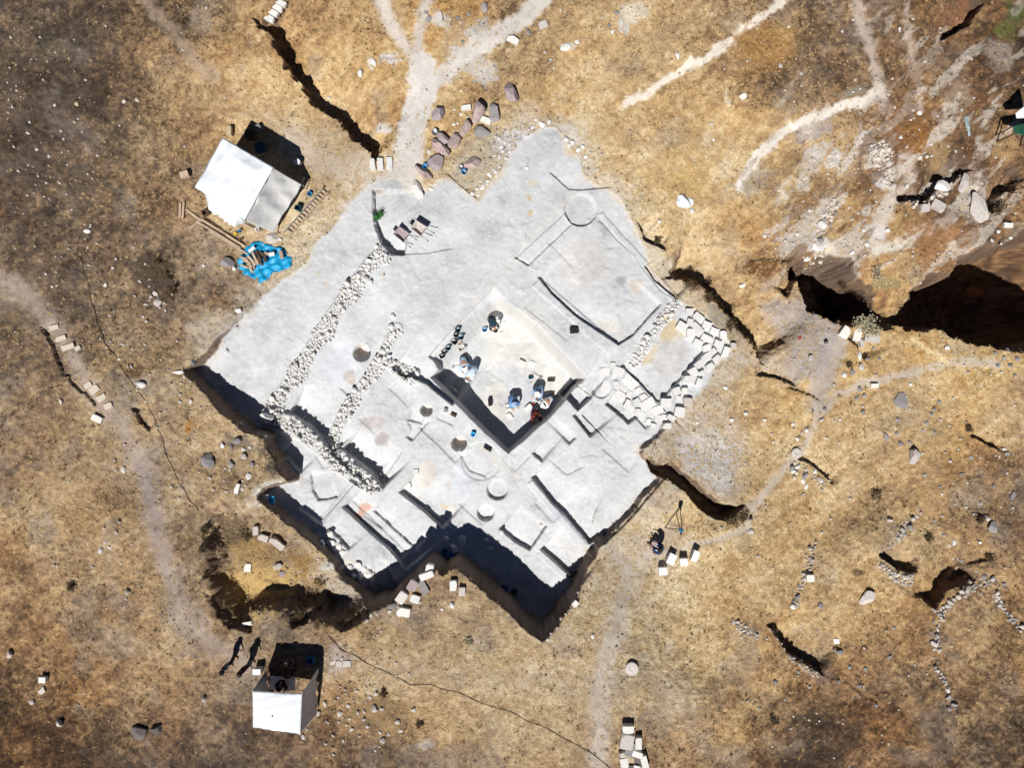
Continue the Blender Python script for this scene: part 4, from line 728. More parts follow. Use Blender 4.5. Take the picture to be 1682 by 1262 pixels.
def flush_cluster():
    QUEUE.sort(key=lambda t: -t[0]); room = 285 - len([o for o in bpy.data.objects if o.parent is None and o.name.split('.')[0] == 'stone'])
    for k, (_, e, lb, grp, m, kind, ht) in enumerate(QUEUE[:room]): stone(e[0], e[1], e[2], e[3] if len(e) > 3 else e[2] * .85, e[4] if len(e) > 4 else RNG.uniform(0, 180), ht=ht, kind=kind, m=m, label=lb, group=grp, cat='stone')
    mb = MB()
    for (_, e, lb, grp, m, kind, ht) in QUEUE[room:]:
        w_, h_ = e[2] * .5 * CAMH / FPX, (e[3] if len(e) > 3 else e[2] * .85) * .5 * CAMH / FPX; q = G(e[0], e[1], .05); V, F = _small[RNG.randrange(4)]
        M = Matrix.Translation((q.x, q.y, float(hz(q.x, q.y)) + .3 * h_)) @ Euler((0, 0, RNG.uniform(0, 6))).to_matrix().to_4x4() @ Matrix.Diagonal((w_ * 1.1, h_ * 1.1, h_, 1)); mb.add([M @ Vector(v) for v in V], F)
    tag(mb.build('scattered_stones', M_FIELD), 'small pale stones of thumbnail size dotted over the hillside around the dig', 'scattered stones', None, 'stuff')
cluster(zm(480, 1060, 6.246, [(660,475,50),(760,440,38),(540,465,34),(800,540,55,40,30),(855,505,50,45),(845,655,75,70),(915,660,50,40),(480,705,60,62),(265,710,44,60),(335,610,50,70),(320,490,30),(575,630,50,40),(670,700,44,30),(735,770,38,40),(770,840,44,44),(610,870,60,50),(415,935,48,28),
  (525,990,48,30),(920,990,62,60),(990,920,50,40),(1110,885,44,60),(1080,790,60,50),(1240,670,60,50),(1420,420,40,26),(112,950,60,44),(150,865,34,30),(185,740,50,50),(205,625,28),(365,800,50,36),(480,795,36),(625,575,30),(740,690,50,30),(760,590,28),(345,1020,30,34),(1380,715,24),(540,540,20)]), 'pale rubble stone in the loose scatter right of the square canopy', 'rubble scatter right of the square canopy', M_FIELD)
cluster(zm(480, 1060, 6.246, [(420,185,60,34,-20),(480,200,60,56,0),(560,195,76,56,0),(510,140,30,26),(528,30,26,28),(600,45,26,12)]), 'flat pale stone lying by the hose above the canopy shadow', 'flat pale stones by the hose', M_FIELD, 'block', .06)
cluster([(524,880,14,12),(540,878,16,14),(528,893,14,11),(544,892,17,12),(556,898,12,10),(562,908,12,10),(548,905,10,8),(575,934,15,12),(588,928,14,12),(604,945,18,14),(590,948,18,12),(612,953,20,8),(598,935,10,8),(580,948,12,10)], 'white stone in the loose groups along the western terrace edge', 'white stones on the western terrace edge', M_PALEB)
cluster([(1225,598,0,0)] and [(890,203,14,10),(875,208,9,8),(902,200,10,8),(930,228,12,9),(940,234,9,8),(950,245,12,9),(958,240,8,7),(962,256,9,7),(935,238,8,7),(880,196,8,7),(988,253,6,6),(970,250,6,6),(868,212,7,6)], 'white stone scattered at the northern tip of the dig', 'white stones at the northern tip of the dig', M_ASH)
cluster([(225,163,8),(300,80,6),(20,175,7),(30,280,6),(60,245,8),(80,256,7),(70,130,5),(48,200,6),(15,110,5),(104,228,6),(122,200,6),(140,130,5),(18,60,6),(65,60,5),(90,85,5),(160,255,6),(45,320,5),(98,300,6),(135,215,5),(22,240,6),(76,300,6),(110,270,5)], 'small pale stone strewn on the dark upper left hillside', 'small stones on the dark upper left hillside', M_FIELD)
cluster([(230,462,6),(245,470,5),(255,482,10),(262,493,9),(248,488,7),(240,500,6),(185,440,7),(200,565,6),(195,590,8),(235,520,6),(240,528,7),(215,602,6),(204,566,5),(170,545,5),(290,560,5),(238,566,6),(262,505,6),(270,498,5),(335,436,7),(190,425,6),(75,449,6),(92,446,5),(180,518,5),(145,435,6)], 'small pale stone strewn on the slope below the tent', 'small stones on the slope below the tent', M_FIELD)
cluster([(296,648,6),(295,660,9,6),(313,660,11,6),(297,630,5),(258,703,6),(262,678,5),(272,675,6),(204,730,6),(207,755,6),(188,757,5),(190,772,6),(225,640,8,5),(240,660,7,5),(310,720,5),(281,800,6),(295,848,0) if 0 else (345,785,6),(368,790,6),(372,808,8,5),(370,770,5),(398,790,6),(410,735,8),(424,700,7),(402,700,6),(350,805,6),(312,745,4),(213,645,5),(245,615,6),(330,670,5)],
  'small pale stone on the slope between hose and dig', 'small stones between hose and dig', M_FIELD)
cluster([(165,905,10,12),(172,892,8),(180,900,9,7),(190,874,8,4),(196,857,5,7),(171,868,6),(150,930,5),(199,925,7,6),(215,895,6,3),(93,930,6,4),(152,932,7,4),(260,930,4),(232,940,4),(207,985,5),(203,997,6,4),(233,1007,4),(252,1000,4),(175,1000,4),(227,962,4),(88,930,5)], 'small pale stone beside the left foot trail bend', 'small stones beside the left foot trail', M_FIELD)
cluster([(1430,560,9),(1436,572,7),(1441,550,8),(1446,590,7),(1425,590,8),(1413,640,8,10),(1408,655,7,9),(1420,650,8,8),(1418,668,6),(1475,690,11,7),(1473,712,8),(1480,730,11,9),(1495,728,8),(1523,695,9),(1530,680,8),(1543,660,9,8),(1535,672,8),(1517,707,7),(1536,710,7),(1560,700,6),(1546,690,6),(1418,678,9),(1400,680,5),(1371,691,5),
  (1355,672,8),(1358,720,6),(1545,800,7),(1568,828,8),(1580,780,7),(1595,752,9),(1610,828,9),(1632,800,8),(1655,778,6),(1520,780,8),(1516,745,6),(1585,600,6),(1645,612,6),(1660,600,10),(1650,588,8),(1640,600,8),(1672,590,9),(1655,575,8),(1668,617,7),(1635,580,8),(1590,612,6)], 'grey field stone strewn over the open eastern slope', 'field stones on the open eastern slope', M_GREY)
cluster([(1302,697,7),(1317,712,9,5),(1305,705,6),(1310,722,8),(1268,713,5),(1256,690,7),(1202,690,8),(1200,700,6),(1225,762,5),(1303,775,8,10),(1310,768,10),(1320,790,12,7),(1305,785,8,6),(1340,775,10,8),(1350,792,9,7),(1325,800,12,6),(1320,812,6),(1192,637,9),(1170,655,6),(1225,690,5),(1140,710,5),(1175,710,5),(1260,605,6)], 'pale stone along the eastern trail and bare ground', 'pale stones along the eastern trail', M_ASH)
cluster([(1535,855,7),(1548,848,6),(1565,918,6),(1575,920,9,3),(1580,922,12,8),(1600,845,6),(1550,880,7),(1560,896,6),(1604,940,6),(1618,948,12,9),(1632,952,12,8),(1650,960,9),(1600,962,8),(1585,975,8),(1612,975,7),(1530,1040,7),(1533,1055,6),(1534,1022,8),(1380,1072,13,9),(1372,1070,8),(1396,1097,8),(1422,1100,9,8),(1378,1122,8),(1412,1128,8),(1440,1160,7),(1462,1080,6,10),(1330,1130,6),
  (1275,1122,10),(1312,1105,7),(1248,1165,7),(1300,1198,6),(1240,1215,5),(1468,1032,7),(1420,1066,6),(1545,1010,7),(1560,1165,9),(1300,860,4),(1340,865,4),(1245,915,6),(1365,853,5),(1350,875,6),(1260,1050,5),(1240,1040,7),(1228,1030,6),(1205,1020,6)], 'grey field stone on the rough lower right slope', 'field stones on the lower right slope', M_GREY)
cluster([(700,20,8),(770,22,8),(752,28,8),(757,35,6),(740,30,6),(680,15,5),(790,118,6),(760,68,9),(748,75,6),(895,85,6),(905,99,7),(1000,40,8),(1008,30,6),(990,28,5),(1014,20,10),(905,97,6),(910,110,6),(700,148,6),(756,130,6),(765,148,5),(830,45,6),(660,97,6),(646,88,5)], 'small grey stone beside the track at the top', 'small stones beside the upper track', M_GREY)
cluster([(1338,262,6),(1300,230,5),(1360,285,6),(1320,330,6),(1330,345,7),(1310,385,8),(1290,395,7),(1276,390,6),(1302,400,7),(1256,388,8),(1270,398,6),(1388,395,7),(1420,378,8),(1425,402,10),(1440,395,6),(1450,345,6),(1440,330,6),(1470,175,7),(1500,180,6),(1510,152,6),(1460,155,6),(1478,50,6),(1500,30,6),(1545,45,5),(1520,100,6),(1540,190,6),(1600,160,6),(1580,180,6),
  (1490,240,6),(1480,225,8),(1512,258,8),(1530,255,7),(1558,240,6),(1570,248,7),(1650,350,6),(1640,380,8),(1660,390,8),(1630,395,8),(1645,400,6),(1590,410,6),(1560,415,6),(1500,420,6),(1480,415,6),(1400,360,6),(1395,340,7),(1410,350,6),(1440,300,6),(1402,150,6),(1384,50,6),(1316,120,7),(1405,130,6),(1317,140,5),(1290,147,5),(1170,20,5),(1668,350,6)],
  'white chip of rock in the trampled rocky ground at upper right', 'rock chips in the rocky ground at upper right', M_STONE)
cluster([(620,1010,6),(655,1012,7),(640,1005,8),(672,1008,6),(690,990,6),(610,1012,8),(603,1020,7),(930,1010,6),(922,1018,7),(938,1002,6),(905,1040,7),(915,1030,6),(900,1052,8),(950,975,6),(1015,1050,8,5),(1012,1065,6),(1022,1045,5),(940,1070,4),(650,1090,5)], 'small stone on the southern rim of the trenches', 'small stones on the southern trench rim', M_FIELD)
# stone pile at the bottom edge
for e, lb, m_, h_ in [((1031,1197,17,11,0),'white cut block at the top end of the stone pile',M_PALEB,.5), ((1029,1218,20,22,10),'grey block second from the top of the stone pile',M_FIELD,.4), ((1048,1220,10,18,0),'cream upright block on the right flank of the stone pile',M_STONE,.45), ((1035,1230,15,22,20),'grey block in the middle of the stone pile',M_GREY,.45),
   ((1026,1240,16,10,-20),'pale flat block on the left of the stone pile',M_FIELD,.35), ((1046,1238,16,9,20),'white narrow block right of the middle of the stone pile',M_PALEB,.45), ((1035,1246,11,11,0),'brownish block low in the stone pile',M_BURL,.35), ((1048,1249,16,16,0),'dark grey block low on the right of the stone pile',M_DKBAS,.35),
   ((1025,1253,12,16,-10),'white block at the lower left of the stone pile',M_STONE,.4), ((1058,1252,10,22,-15),'long pale block at the lower right of the stone pile',M_STONE,.4), ((1034,1262,16,10,0),'dark block at the bottom of the stone pile by the frame edge',M_DKBAS,.3), ((1047,1263,14,12,10),'white block at the bottom of the stone pile by the frame edge',M_PALEB,.4)]:
    stone(*e, ht=h_, kind='bblock', m=m_, label=lb, cat='stone block', group='squared blocks of the bottom stone pile', name='stone_block', sink=.1)
flush_cluster()
for px, py, rp, lb in [(1038,1100,10.5,'round pale millstone lying flat in the grass near the lower trail'),(1309,745,8.5,'round flat pale stone at the bend of the eastern trail')]:
    q = G(px, py, .1); r_ = rp * CAMH / FPX; mb = MB(); mb.lathe([(r_*.97,-.06),(r_,.0),(r_*.99,.09),(r_*.9,.115),(r_*.3,.12),(r_*.24,.10),(.001,.10)], 26)
    mb.V = [(x * (1 + .025 * math.sin(5 * x + 9 * y)), y * (1 + .03 * math.sin(7 * x + px)), z) for x, y, z in mb.V]
    tag(mb.build('millstone', M_FIELD, None, False, loc=(q.x, q.y, float(hz(q.x, q.y)))), lb, 'millstone')
# small stone steps of the paths
def steps(L, where, m=M_ASH, ht=.22, kind='block'):
    nm = ['first', 'second', 'third', 'fourth', 'fifth', 'sixth', 'seventh', 'eighth', 'ninth']
    for i, e in enumerate(L): stone(*e, ht=ht, kind=kind, m=m, label='%s stone step %s' % (nm[i], where), cat='stone step', group='stone steps ' + where, name='stone_step', sink=.25)
steps([(612,270,8,18,-8),(625,270,9,20,-5),(640,268,10,21,-3)], 'between the tent and the track, counted from the left')
steps([(441,29,19,9,28),(448,20,18,8,28),(455,12,18,8,28),(461,4,19,8,28)], 'at the top edge, counted upward')
steps([(89,538,15,7,-15),(100,556,17,7,-20),(112,570,20,8,-18),(128,572,9,7,-30),(145,633,12,8,-35),(155,640,15,11,-40),(167,654,15,9,-30),(178,667,13,9,-20)], 'on the left trail, counted downward', M_BURL2, .14)

# ---------------------------------------------------------------- people
def skin_obj(name, chains, m, parent, sub=1):
    """chains: list of [(point, radius), ...]; joints with the same point are merged, so limbs grow from the trunk"""
    pts = []; rad = []; ed = []; look = {}
    for ch in chains:
        prev = None
        for p, r in ch:
            key = tuple(round(c, 3) for c in p)
            if key not in look: look[key] = len(pts); pts.append(p); rad.append(r)
            i = look[key]
            if prev is not None and prev != i: ed.append((prev, i))
            prev = i
    me = bpy.data.meshes.new(name); me.from_pydata(pts, ed, []); o = bpy.data.objects.new(name, me); COL.objects.link(o)
    sk = o.modifiers.new('s', 'SKIN'); sv = me.skin_vertices[0].data
    for i, r in enumerate(rad): sv[i].radius = (r, r) if not isinstance(r, tuple) else r
    seen = set(); adj = {}
    for a, b in ed: adj.setdefault(a, []).append(b); adj.setdefault(b, []).append(a)
    for i in range(len(pts)):
        if i not in seen:
            sv[i].use_root = True; stack = [i]
            while stack:
                k = stack.pop()
                if k in seen: continue
                seen.add(k); stack += adj.get(k, [])
    o.modifiers.new('d', 'SUBSURF').levels = sub; o.modifiers['d'].render_levels = sub
    dg = bpy.context.evaluated_depsgraph_get(); nm = bpy.data.meshes.new_from_object(o.evaluated_get(dg)); nm.name = name; o.modifiers.clear(); o.data = nm; bpy.data.meshes.remove(me)
    nm.materials.clear(); nm.materials.append(m); nm.polygons.foreach_set('use_smooth', [True] * len(nm.polygons)); o.parent = parent; return o
POSES = {
 'stand': dict(pel=(0,0,.93), wst=(0,.0,1.08), che=(0,.01,1.28), nek=(0,0,1.46), hed=(0,.03,1.60), hip=(.09,0,.90), kne=(.11,.03,.50), ank=(.12,-.02,.09), sho=(.18,0,1.41), elb=(.25,-.03,1.13), wri=(.26,.10,.90)),
 'talk': dict(pel=(0,0,.93), wst=(0,.0,1.08), che=(0,.01,1.28), nek=(0,0,1.46), hed=(0,.04,1.60), hip=(.09,0,.90), kne=(.13,.03,.50), ank=(.20,-.02,.09), sho=(.18,0,1.41), elb=(.28,-.02,1.15), wri=(.12,.22,1.10)),
 'squat': dict(pel=(0,-.18,.34), wst=(0,-.12,.48), che=(0,.04,.64), nek=(0,.16,.80), hed=(0,.26,.91), hip=(.10,-.15,.34), kne=(.20,.20,.50), ank=(.17,-.06,.09), sho=(.18,.10,.76), elb=(.24,.30,.52), wri=(.14,.48,.28)),
 'kneel': dict(pel=(0,-.14,.30), wst=(0,-.06,.44), che=(0,.14,.56), nek=(0,.32,.66), hed=(0,.44,.70), hip=(.10,-.12,.28), kne=(.15,.16,.08), ank=(.12,-.30,.07), sho=(.18,.26,.64), elb=(.24,.42,.38), wri=(.15,.58,.13)),
 'bend': dict(pel=(0,-.10,.88), wst=(0,.0,.98), che=(0,.24,1.04), nek=(0,.42,1.02), hed=(0,.55,.98), hip=(.10,-.10,.86), kne=(.13,.04,.48), ank=(.14,-.05,.09), sho=(.18,.36,1.00), elb=(.22,.42,.72), wri=(.14,.52,.48)),
 'sit': dict(pel=(0,0,.46), wst=(0,.0,.60), che=(0,.06,.80), nek=(0,.12,.97), hed=(0,.18,1.10), hip=(.10,.04,.45), kne=(.14,.42,.47), ank=(.13,.40,.09), sho=(.18,.09,.92), elb=(.25,.22,.70), wri=(.14,.44,.72)),
}
def person(px, py, face, pose, shirt, trousers, label, hat=None, hatm=None, shoes=(60,50,44), group=None, seat=0, lean=None):
    g = G(px, py); P = dict(POSES[pose]); root = empty('person', (g.x, g.y, float(hz(g.x, g.y)) + seat), math.radians(face), label, 'person', group); root.scale = (1.28, 1.28, 1.06)
    v = lambda k, s=1: (P[k][0] * s, P[k][1], P[k][2]); mid = lambda a, b, t: tuple(a[i] + (b[i] - a[i]) * t for i in range(3))
    hd = Vector(P['hed']); nk = Vector(P['nek']); ax = (hd - nk).normalized(); fw = Vector((0, 1, 0)); fw = (fw - ax * fw.dot(ax)).normalized()
    ch = [[(v('pel'), .125), (v('wst'), .115), (v('che'), .135), (v('nek'), .055), (tuple(nk + (hd-nk)*.55), .075), (tuple(hd), .098), (tuple(hd + ax * .08), .085)],
          [(tuple(hd), .098), (tuple(hd + fw * .075 + ax * -.01), .035), (tuple(hd + fw * .105 - ax * .015), .014)]]
    for s in (1, -1):
        ch.append([(v('pel'), .125), (v('hip', s), .095), (v('kne', s), .058), (mid(v('kne', s), v('ank', s), .4), .055), (v('ank', s), .04), ((v('ank', s)[0], v('ank', s)[1] + (.16 if pose != 'kneel' else -.12), .04 if pose != 'kneel' else .05), .035)])
        ch.append([(v('che'), .135), (v('sho', s), .062), (v('elb', s), .042), (v('wri', s), .028)])
        w_ = Vector(v('wri', s)); e = Vector(v('elb', s)); d = (w_ - e).normalized(); side = d.cross(Vector((1, 0, 0))).normalized(); lat = d.cross(side).normalized(); palm = w_ + d * .07
        ch.append([(tuple(w_), .028), (tuple(palm), (.038))])
        for f in range(4):
            o_ = lat * ((f - 1.5) * .021); L = [.062, .074, .07, .055][f]; b0 = palm + o_ + d * .005
            ch.append([(tuple(b0), .010), (tuple(b0 + d * L * .55), .009), (tuple(b0 + d * L * .85 + side * L * .45), .008)])
        t0 = w_ + d * .03 + lat * (-.034 * s); ch.append([(tuple(t0), .011), (tuple(t0 + d * .03 - lat * .02 * s), .010), (tuple(t0 + d * .055 - lat * .026 * s), .008)])
    skin_obj('body', ch, M_SKIN, root, 1)
    k_ = lambda r: r + .018
    tr = [[(v('wst'), k_(.115)), (v('pel'), k_(.13))]]; sh = [[(mid(v('pel'), v('wst'), .4), k_(.13)), (v('wst'), k_(.122)), (v('che'), k_(.142)), (mid(v('che'), v('nek'), .75), .085)]]
    for s in (1, -1):
        tr.append([(v('pel'), k_(.13)), (v('hip', s), k_(.098)), (v('kne', s), k_(.064)), (mid(v('kne', s), v('ank', s), .9), k_(.05))])
        sh.append([(v('che'), k_(.142)), (v('sho', s), k_(.066)), (v('elb', s), k_(.048)), (mid(v('elb', s), v('wri', s), .7), k_(.034))])
    skin_obj('trousers', tr, cloth('cloth_%d_%d_%d' % trousers, trousers), root); skin_obj('shirt', sh, cloth('cloth_%d_%d_%d' % shirt, shirt), root)
    q = ax.to_track_quat('Z', 'Y').to_matrix()
    def hood(prof, name, m_, c): mb = MB(); mb.lathe(prof, 16); mb.V = [tuple(q @ Vector(a) + c) for a in mb.V]; return mb.build(name, m_, root, True)
    if hat == 'brim': hood([(.10,-.02),(.19,-.015),(.195,.0),(.115,.02),(.10,.09),(.06,.12),(.001,.125)], 'hat', hatm or M_WHITE, hd + ax * .03)
    elif hat == 'cap': hood([(.112,-.03),(.116,.02),(.10,.08),(.05,.115),(.001,.12)], 'cap', hatm or M_WHITE, hd + ax * .03)
    else: hood([(.108,-.06),(.118,.0),(.106,.07),(.06,.12),(.001,.13)], 'hair', M_HAIR, hd + ax * .015 - fw * .018)
    for s in (1, -1):
        a = v('ank', s); dy = .10 if pose != 'kneel' else -.08; mb = MB(); mb.lathe([(.03,-.03),(.05,-.028),(.052,.0),(.045,.035),(.01,.05)], 10, (0, 0, 0)); mb.V = [(x + a[0], y * 2.6 + a[1] + dy * .6, z + .03 + (0 if a[2] > .05 else .0)) for x, y, z in mb.V]; mb.build('shoe', cloth('leather_%d' % shoes[0], shoes), root, True)
    return root
person(383,1085,-125,'talk',(120,118,130),(48,46,50),'standing person in a greyish lilac top, left of the one in maroon', 'cap', cloth('dark_cap',(36,30,30)))
person(412,1088,-140,'stand',(60,30,32),(96,100,122),'standing person in a dark maroon top and blue grey trousers near the square canopy')
person(470,1112,175,'sit',(58,44,40),(60,58,60),'person with dark hair in brown seated at the white table in the canopy shadow')
person(480,1098,0,'bend',(96,66,52),(40,38,40),'person in reddish brown bending in the shadow behind the seated one')
person(808,527,200,'bend',(44,62,80),(40,44,52),'dark clothed digger bending over a blue bucket at the north end of the central trench', 'cap', cloth('dark_cap2',(40,36,36)))
person(762,592,190,'kneel',(176,206,236),(90,96,104),'digger in a pale blue shirt and white hat kneeling beside the white board', 'brim')
person(779,608,150,'bend',(210,230,246),(180,206,232),'digger in a pale blue and white shirt bending beside the kneeling one', 'brim')
person(842,656,200,'squat',(110,150,196),(80,100,130),'digger in a mid blue shirt crouching left of the group on the trench floor', 'brim', cloth('pale_blue_hat',(160,190,224)))
person(886,640,150,'squat',(150,180,220),(70,86,104),'digger in a light blue shirt crouching beside a dark bucket, northernmost of the right group', 'brim')
person(902,656,130,'kneel',(236,240,246),(60,100,150),'digger in a white shirt and blue trousers kneeling beside a yellow tray', 'brim')
person(879,679,190,'squat',(110,50,44),(40,60,110),'digger in dark red crouching lowest by the south-east wall of the trench', None)
person(1082,900,55,'sit',(60,72,104),(150,166,200),'person in dark blue sitting beside the white crates by the eastern trail', None, seat=-.02)

# ---------------------------------------------------------------- the tent with its awning
def at3(px, py, zabs): p = W(px, py, zabs); return Vector((p[0], p[1], zabs))
def bil(a, b, c, d): return lambda u, v: (a * (1 - u) + b * u) * (1 - v) + (d * (1 - u) + c * u) * v
zt = float(G(405, 310).z)
TL, TR, BR, BL_ = at3(366,226,zt+2.75), at3(449,275,zt+2.75), at3(402,362,zt+2.6), at3(320,307,zt+2.6)
c0 = (TL + TR + BR + BL_) / 4; g = Vector((c0.x, c0.y, zt)); T = empty('canvas_tent', g, 0, 'large white canvas tent with a sagging grey white awning, beside the blue tarpaulin', 'tent')
f = bil(TL - g, TR - g, BR - g, BL_ - g)
def roof(u, v):
    p = f(u, v); ed = min(u, 1 - u, v, 1 - v); p.z += .32 * math.sin(math.pi * u) ** .8 * (1 - .3 * v) * min(1, ed * 4 + .2) - .05 * math.sin(math.pi * v) + .018 * math.sin(u * 31 + v * 7) + .025 * math.sin(v * 17 + u * 5) + .03 * math.exp(-((v - .86) * 14) ** 2) * math.sin(u * 12) + .03 * abs(math.sin((u - v) * 5)) ** 6; return p
MB().sheet(roof, 36, 36).build('roof', M_CANV, T, True)
gp = [at3(349,300,zt+.02), at3(338,325,zt+.02), at3(350,352,zt+.02), at3(366,366,zt+.02), at3(384,369,zt+.02), at3(409,366,zt+.02)]
def skirtw(u, v):
    top = (BL_ - g) * (1 - u) + (BR - g) * u; s = u * (len(gp) - 1); i = min(int(s), len(gp) - 2); bot = gp[i] * (1 - (s - i)) + gp[i + 1] * (s - i) - g
    p = top * (1 - v) + bot * v; n = Vector((-.5, -.86, 0)); return p + n * (.16 * math.sin(u * 19 + 2 * math.sin(u * 5)) * v + .05 * math.sin(u * 61 + 1) * v)
MB().sheet(skirtw, 48, 12).build('side_curtain', M_CANV, T, True)
AW = [TR - g - Vector((0, 0, .06)), at3(496,303,zt+.9) - g, at3(449,381,zt+.55) - g, BR - g - Vector((0, 0, .06))]
fa = bil(*AW)
def awn(u, v):
    p = fa(u, v); p.z -= .30 * math.sin(math.pi * u) * (.4 + .6 * math.sin(math.pi * v)) ; p.z += .10 * math.sin((v * 1.2 - u * .35) * 13) * (1 - u * .4) * math.exp(-((v - .25) * 3) ** 2) + .09 * math.sin(v * 24 + u * 6 + 2 * math.sin(u * 3)) * (1 - u * .6) * abs(math.sin(v * 3 + 1)) + .16 * math.exp(-((v - .55 - u * .12) * 9) ** 2) * (u > .05); return p
MB().sheet(awn, 36, 44).build('awning', M_CANG, T, True)
for q_ in (TL, TR, BR, BL_, AW[1] + g, AW[2] + g):
    b_ = Vector((q_.x, q_.y, float(hz(q_.x, q_.y)))) - g; MB().tube([b_, q_ - g - Vector((0, 0, .02))], .03, 8).build('pole', M_METAL, T)
MB().tube([TL - g, TR - g], .025).tube([TR - g, BR - g], .025).tube([BR - g, BL_ - g], .025).tube([BL_ - g, TL - g], .025).build('frame_rail', M_METAL, T)

# ---------------------------------------------------------------- the small square canopy with wall sheets
zt = float(G(465, 1150).z); K = [at3(415,1136,zt+2.3), at3(496,1141,zt+2.3), at3(493,1207,zt+2.3), at3(416,1196,zt+2.3)]
c0 = sum(K, Vector()) / 4; g = Vector((c0.x, c0.y, zt)); T = empty('square_canopy', g, 0, 'small square white canopy with wall sheets, at the bottom left over a table', 'canopy')
f = bil(*[k - g for k in K])
MB().sheet(lambda u, v: f(u, v) + Vector((0, 0, .10 * math.sin(math.pi * u) * math.sin(math.pi * v) + .012 * math.sin(v * 23 + u * 9) + .01 * math.sin(u * 33))), 24, 20).build('roof', M_CANV, T, True)
for k in K: MB().tube([Vector((k.x, k.y, float(hz(k.x, k.y)))) - g, k - g], .03, 8).build('pole', M_METAL, T)
def wallsheet(a, b, n, ext, flare):
    return lambda u, v: (a * (1 - u) + b * u) + (a - b).normalized() * ext * (1 - u) * v + Vector((0, 0, -(a.z) * v * .97)) + n * (flare * v + .06 * math.sin(u * 21) * v)
MB().sheet(wallsheet(K[1] - g, K[2] - g, Vector((1, 0, 0)), .5, .22), 30, 12).build('side_sheet', M_CANG, T, True)
MB().sheet(wallsheet(K[0] - g, K[3] - g, Vector((-1, 0, 0)), .3, .0), 30, 12).build('side_sheet', M_CANG, T, True)
MB().box((0, 0, 0), (.7, .32, .5)).build('vent_box', M_WHITE, T, loc=K[0] - g + Vector((.25, .95, -1.3))) if False else None
MB().tube([K[0]-g, K[1]-g], .02).tube([K[1]-g, K[2]-g], .02).tube([K[2]-g, K[3]-g], .02).tube([K[3]-g, K[0]-g], .02).build('frame_rail', M_METAL, T)
MB().lathe([(.05,0),(.05,.03),(.001,.035)], 10).build('roof_cap', M_TEAL, T, loc=f(.42, .6) + Vector((0, 0, .085)))
def table(px, py, w_, d_, h_, rz, label, top=M_WHITE):
    q = G(px, py, h_); t = empty('folding_table', (q.x, q.y, float(hz(q.x, q.y))), rz, label, 'table'); MB().box((0, 0, h_ - .02), (w_, d_, .035)).build('tabletop', top, t)
    for sx in (-1, 1):
        for sy in (-1, 1): MB().tube([(sx * (w_/2 - .06), sy * (d_/2 - .06), 0), (sx * (w_/2 - .08), sy * (d_/2 - .08), h_ - .035)], .018, 8).build('leg', M_METAL, t)
table(464, 1124, 1.45, .78, .74, -.03, 'white folding table at the shaded edge of the square canopy')
def box_obj(px, py, w_, d_, h_, rz, m, label, cat, name, lid=True, dz=0, group=None, lidm=None):
    q = G(px, py, h_ * .5); t = empty(name, (q.x, q.y, float(hz(q.x, q.y)) + dz - .01), rz, label, cat, group); V, F = rock_geo(int(px * 7 + py), 2, 0, .0, .5)
    mb = MB()
    for a, b, c, d in [((0,-d_/2+.015,h_/2),(w_,.03,h_),0,0),((0,d_/2-.015,h_/2),(w_,.03,h_),0,0),((-w_/2+.015,0,h_/2),(.03,d_-.06,h_),0,0),((w_/2-.015,0,h_/2),(.03,d_-.06,h_),0,0),((0,0,.015),(w_-.06,d_-.06,.03),0,0)]: mb.box(a, b)
    mb.build('body' if lid else 'tub', m, t)
    if lid: MB().box((0, 0, h_ + .012), (w_ + .03, d_ + .03, .024)).box((0, 0, h_ + .03), (w_ * .3, .05, .012)).build('lid', lidm or m, t)
    return t
box_obj(424,1102,.42,.3,.5,0,M_WHITE,'tall white carton standing at the north-west corner of the square canopy','carton','carton')
box_obj(510,1085,.4,.35,.35,.2,M_BLUE,'blue crate in the shadow right of the canopy table','crate','crate', False)
def bucket(px, py, r, h_, m, label, cat='bucket', group=None):
    q = G(px, py, h_); t = empty('bucket', (q.x, q.y, float(hz(q.x, q.y))), 0, label, cat, group)
    MB().lathe([(r*.75,0),(r,h_),(r*1.06,h_),(r*1.06,h_-.02),(r*.94,h_-.01),(r*.70,.02),(.001,.02)], 18).build('pail', m, t, True)
    MB().tube([(r*math.cos(a), .25*r, h_ + r*.5*math.sin(a)) for a in [math.pi*k/8 for k in range(9)]], .006, 5).build('handle', M_METAL, t); return t
# ---------------------------------------------------------------- things round the tent
box_obj(304,287,.48,.36,.3,.35,M_WOOD,'brown wooden box standing alone left of the white tent','box','box',group=None,lidm=M_WOOD)
box_obj(378,216,.25,.5,.4,0,M_BURL,'beige carton at the upper corner of the tent next to the shadow','carton','carton')
box_obj(428,243,.55,.45,.4,.3,M_TEAL,'dark teal chest in the tent shadow','chest','chest'); box_obj(412,222,.5,.5,.45,.1,M_DWOOD,'dark wooden stand in the tent shadow','wooden stand','wooden_stand')
box_obj(424,210,.35,.3,.3,.5,M_GREY,'grey box at the far edge of the tent shadow','box','box')
t = empty('barrel', G(492,270), 0, 'round white topped metal barrel right of the tent shadow', 'barrel'); MB().lathe([(.18,0),(.2,.02),(.2,.25),(.21,.27),(.2,.29),(.2,.5),(.19,.52)], 20).build('drum', M_METAL, t, True); MB().lathe([(.19,.52),(.19,.54),(.001,.545)], 20).build('lid', M_WHITE, t)
box_obj(494,292,.42,.28,.35,-.5,M_WOOD,'brown carton at the outer corner of the awning','carton','carton'); box_obj(509,318,.25,.28,.22,-.6,M_BLUE,'small blue crate between the awning and the ladder','crate','crate',False)
box_obj(490,342,.36,.3,.4,-.4,M_TEAL,'dark teal crate beside the ladder','crate','crate',False)
